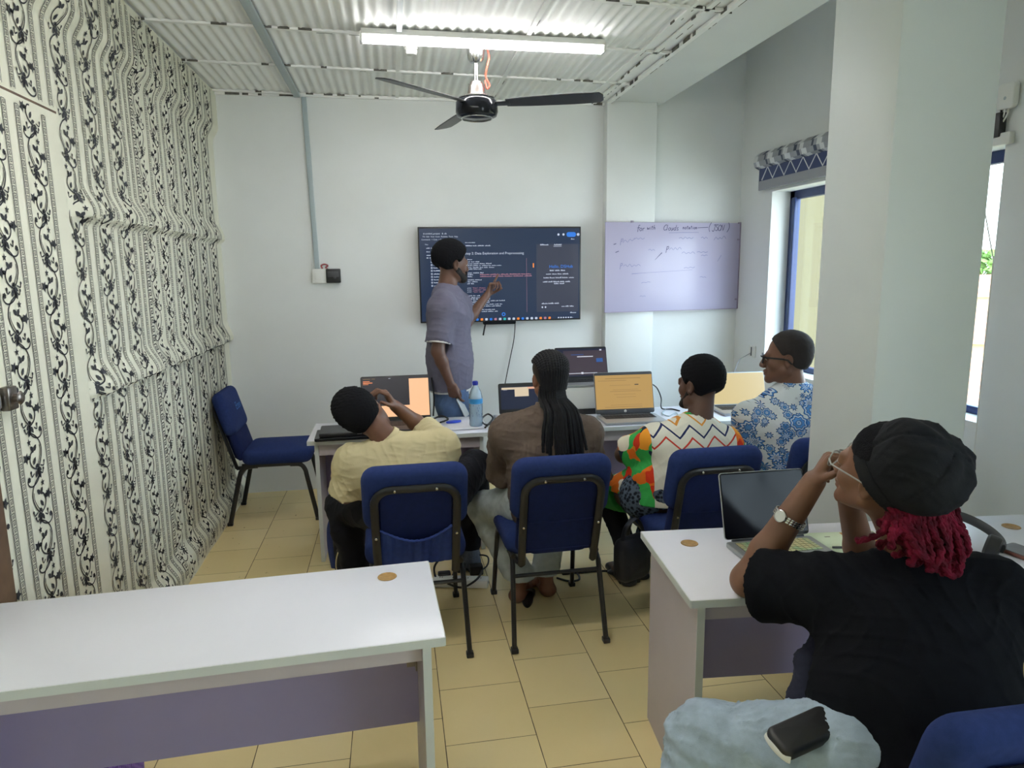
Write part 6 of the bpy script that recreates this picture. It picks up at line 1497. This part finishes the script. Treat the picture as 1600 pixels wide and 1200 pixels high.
# ---------------------------------------------------------------- near man in the black T-shirt and beret
def beret_man():
    base = (1.11, 1.28, 0); T = person('seated person in a black T-shirt and beret, dark red locs, hands at the mouth', base[0], base[1])
    nb = at(1432, 874, 1.46); pel = Vector((1.11, 1.20, .56)); shL = at(1300, 922, 1.49); shR = at(1552, 922, 1.36)
    hd = Frame(at(1381, 738, 1.43), (-.42, .88, .24), (-.05, -.2, 1), 1.06)
    elL = az(1168, 912, .775); elL = Vector((elL.x, elL.y, .785)); wrL = at(1272, 752, 1.66)
    elR = Vector((1.36, 1.72, .785)); wrR = at(1325, 772, 1.66)
    hipL = Vector((1.00, 1.26, .57)); hipR = Vector((1.22, 1.24, .57)); knL = at(1106, 1162, 1.44); anL = Vector((.60, 1.35, .09)); knR = Vector((1.40, 1.60, .56)); anR = Vector((1.42, 1.56, .09))
    b = Blob(.0040); add_head(b, hd, nb, .060); add_torso(b, pel, nb, shL, shR, -.012); add_arm(b, shL, elL, wrL, r=(.054, .047, .046, .031)); add_arm(b, shR, elR, wrR, r=(.052, .044, .042, .030))
    tgt = V3(at(1303, 700, 1.64)); uL = unit(tgt-V3(wrL))
    add_hand(b, wrL, uL, (.62, -.35, -.1), (.55, -.75, .1), [(1.1, 1.6, 1.0), (1.15, 1.6, 1.0), (1.2, 1.6, 1.0), (1.3, 1.6, 1.0)], .8, .95)
    add_hand(b, wrR, unit(V3(at(1312, 722, 1.72))-V3(wrR)), (-.75, .2, .1), (-.2, -.8, .2), [(.9, 1.4, .8), (1.0, 1.4, .8), (1.1, 1.4, .8), (1.2, 1.4, .8)], .7, .9)
    add_leg(b, hipR, knR, anR); add_leg(b, hipL, knL, anL); blob_obj(b, 'body', skin('skin_mid_brown', (116, 80, 60)), T, base); add_eyes(hd, T, base)
    blob_obj(hair_cap(hd, .005, .004, low=-.07, front=-.01, amp=.001), 'hair', M_['hair'], T, base)
    # beret: soft lumpy crown over a band
    mb_ = mat('black_beret_cloth', (.011, .012, .015), .9, spec=.2, bump=.15, bscale=300)
    be = Blob(.0045); B = Frame(hd(-.002, -.042, .040), unit(hd.d(0, 1, .80)), hd.d(0, -.80, 1), 1.0)
    be.ell(B(0, -.006, .036), (.092, .110, .084), B.R, .03); be.ell(B(.0, -.046, .016), (.084, .074, .080), B.R, .04); be.ell(B(-.03, .02, .055), (.055, .06, .056), B.R, .03); be.ell(B(.028, -.03, .066), (.05, .06, .045), B.R, .03)
    be.cone(B(0, -.004, -.056), B(0, -.002, .0), .087, .090, .02, flat=(B.R[1], 1.16), cuta=True)
    be.ell(B(0, -.004, -.075), (.084, .098, .06), B.R, .01, op='s')
    fo1 = folds(26, .0075, 81)
    def cr(x, y, z):
        px, py, pz = x-B.o[0], y-B.o[1], z-B.o[2]
        lx = px*B.R[0][0]+py*B.R[0][1]+pz*B.R[0][2]; ly = px*B.R[1][0]+py*B.R[1][1]+pz*B.R[1][2]; lz = px*B.R[2][0]+py*B.R[2][1]+pz*B.R[2][2]
        an = np.arctan2(ly+.01, lx-.015); rr = np.hypot(ly+.01, lx-.015); seam_ = .0045*np.exp(-(np.abs(np.sin(an*2.5+.4))/.07)**2)*(lz > .0)
        return (fo1(x, y, z)*.6+.005*np.sin(an*7+rr*40)*np.clip(1-np.abs(rr-.07)/.05, 0, 1)+seam_)*np.clip((lz+.03)/.05, .1, 1)
    be.disp = cr; bo = blob_obj(be, 'beret', mb_, T, base)
    bd = Blob(.004); bd.cone(B(0, -.004, -.066), B(0, -.004, -.030), .0895, .0915, .003, flat=(B.R[1], 1.16), cuta=True, cutb=True); bd.cone(B(0, -.004, -.10), B(0, -.004, .0), .084, .086, .003, flat=(B.R[1], 1.16), op='s'); blob_obj(bd, 'beret_band', mb_, T, base)
    # dark red twisted locs
    ml = mat('dark_red_locs', lin(92, 12, 34), .9, spec=.2, noise=.75, nscale=26, bump=.6, bscale=240); w = MB(); rb = random.Random(12); Bs = V3(base)
    fh = unit((hd.R[1][0], hd.R[1][1], 0)); bk_h = -fh; rt_h = np.array([fh[1], -fh[0], 0]); Cc = V3(hd(.030, -.030, -.062))
    for i in range(88):
        a = -1.22+2.75*(i % 44)/43+rb.uniform(-.06, .06)                    # around the back of the head
        lay = i//44
        x0, y0 = (.082-.012*lay)*math.sin(a), -.008-(.098-.012*lay)*math.cos(a)
        p = Cc+(bk_h*math.cos(a)+rt_h*math.sin(a))*(.108-.014*lay)*(1.12 if a > .5 else 1); out = unit(bk_h*math.cos(a)+rt_h*math.sin(a)); L = rb.uniform(.10, .145)-(0.05 if a < -.9 else 0)
        side = unit(np.cross(out, [0, 0, 1])); s1, s2 = rb.uniform(-.025, .025), rb.uniform(-.045, .045); fl = rb.uniform(.012, .05)
        pts = [p+[0, 0, .012], p+out*.010-[0, 0, L*.25], p+out*(fl*.8)+side*s1-[0, 0, L*.6], p+out*fl+side*s2-[0, 0, L*.92], p+out*(fl-.010+rb.uniform(-.01, .01))+side*(s2+rb.uniform(-.02, .02))-[0, 0, L*1.02]]
        P = smoothline([Vector(v-Bs) for v in pts], 9); Ls = 0; R = []; Q = []
        for j, v in enumerate(P):
            if j: Ls += (P[j]-P[j-1]).length
            ph_ = Ls*2*PI/.019+i; R.append((.0098 if lay == 0 else .009)*(.82+.22*math.sin(ph_*1.0))*(1 if j < len(P)-2 else .7)); Q.append(v+Vector((math.cos(ph_)*.0022, math.sin(ph_)*.0022, 0)))
        w.tube(Q, R, 7)
    w.build('locs', ml, T)
    glasses(hd, T, base, M_['silver'], m_lens, .0017)
    # T-shirt with wide sleeves
    mt = mat('black_tshirt_cotton', (.0065, .007, .0095), .95, spec=.1, noise=.1, nscale=30, bump=.2, bscale=350)
    s = Blob(.0048); add_torso(s, pel, nb, shL, shR, .018, .02); upv = unit(V3(nb)-V3(pel)); s.cone(V3(nb)-upv*.20, V3(pel)-[0, 0, .03], .115, .128, .06, flat=(unit(V3(shR)-V3(shL)), 1.72)); add_sleeve(s, shL, elL, .76, .076, .104, k=.06); add_sleeve(s, shR, elR, .72, .070, .086, k=.05)
    s.cone(hd(0, -.022, -.05), nb, .052, .068, .006, op='s'); s.cut((0, 0, .50), (0, 0, -1)); s.disp = folds(13, .007, 91); blob_obj(s, 't_shirt', mt, T, base)
    nbm = Blob(.004); u = unit(V3(hd(0, -.03, -.06))-V3(nb)); p0 = V3(nb)+u*.006; nbm.cone(p0-u*.02, p0+u*.012, .080, .070, .003, cutb=True, cuta=True); nbm.cone(p0-u*.05, p0+u*.05, .068, .060, .003, op='s'); blob_obj(nbm, 'neckband', mt, T, base)
    j = Blob(.0050); j.cone(hipL, hipR, .12, .115, .05); add_leg(j, hipL, knL, anL, .022, (.092, .074, .068, .05), .04); add_leg(j, hipR, knR, anR, .022, (.092, .072, .066, .05), .04); j.disp = folds(34, .007, 95)
    blob_obj(j, 'jeans', denim('light_washed_denim', (164, 180, 196)), T, base)
    shoe(T, base, anL, (-.7, .7), M_['dark_grey']); shoe(T, base, anR, (-.3, .9), M_['dark_grey'])
    # steel wristwatch
    wp = V3(elL)+(V3(wrL)-V3(elL))*.64; ud = unit(V3(wrL)-V3(elL)); fr = Frame(wp-Bs, ud, unit(V3((-.75, -.45, .5))), 1.0); R = .0445
    Mx = fr.M(); wt = MB(); n = 26
    for k in range(n):
        a = 2*PI*k/n
        if abs(math.sin(a/2)) < .0: continue
        lm = Mx @ Matrix.Rotation(a, 4, 'Y') @ Matrix.Translation((0, 0, R))
        for (yo_, wd) in ((-.0065, .0055), (0, .0062), (.0065, .0055)): wt.box((0, yo_, 0), (.0088, wd, .0032), bev=.0009, M=lm)
    wo_ = wt.build('watch_strap', M_['steel'], T)
    cs = MB(); cs.lathe([(.0, -.004), (.017, -.004), (.019, 0), (.0175, .0055), (.0155, .006)], 28, M=Mx @ Matrix.Translation((0, 0, R+.004)), cap=False); cs.lathe([(.0, .0), (.0155, .0)], 24, c=(0, 0, 0), M=Mx @ Matrix.Translation((0, 0, R+.009)), cap=False); cs.build('watch_case', M_['steel'], wo_)
    # black case on the lap
    p = at(1238, 1147, 1.25); lp = thing('spectacle_case', 'black case with white trim lying on the jeans of the man in the beret', 'case', (p.x+.03, p.y, p.z), math.radians(12))
    Mc = Matrix.Rotation(math.radians(-6), 4, 'Y') @ Matrix.Rotation(math.radians(14), 4, 'X')
    MB().pillow(rrect(.17, .075, .020, 5), .034, .012, Mc, bulge=.004).build('body', M_['black_plastic'], lp)
    MB().tube([tuple(Mc @ Vector((-.072-.014*math.cos(a), .039*math.sin(a), -.005))) for a in np.linspace(-1.35, 1.0, 12)], .0065, 8, sq=(1.3, .5)).build('trim', M_['white_plastic'], lp)
beret_man()

jk = Blob(.005); jk.chain([at(1282, 1000, 1.52), at(1268, 1040, 1.50), at(1262, 1095, 1.46)], [.022, .036, .042], .03, flat=((1, .3, 0), 1.1)); jk.cone(at(1290, 1100, 1.42), at(1262, 1095, 1.46), .05, .042, .03); jk.disp = folds(40, .007, 99)
o = blob_obj(jk, 'jacket', cloth('dark_navy_cloth', (44, 46, 62), .1)); tag(o, 'dark navy jacket bunched between the desk front and the man in the beret', 'jacket')
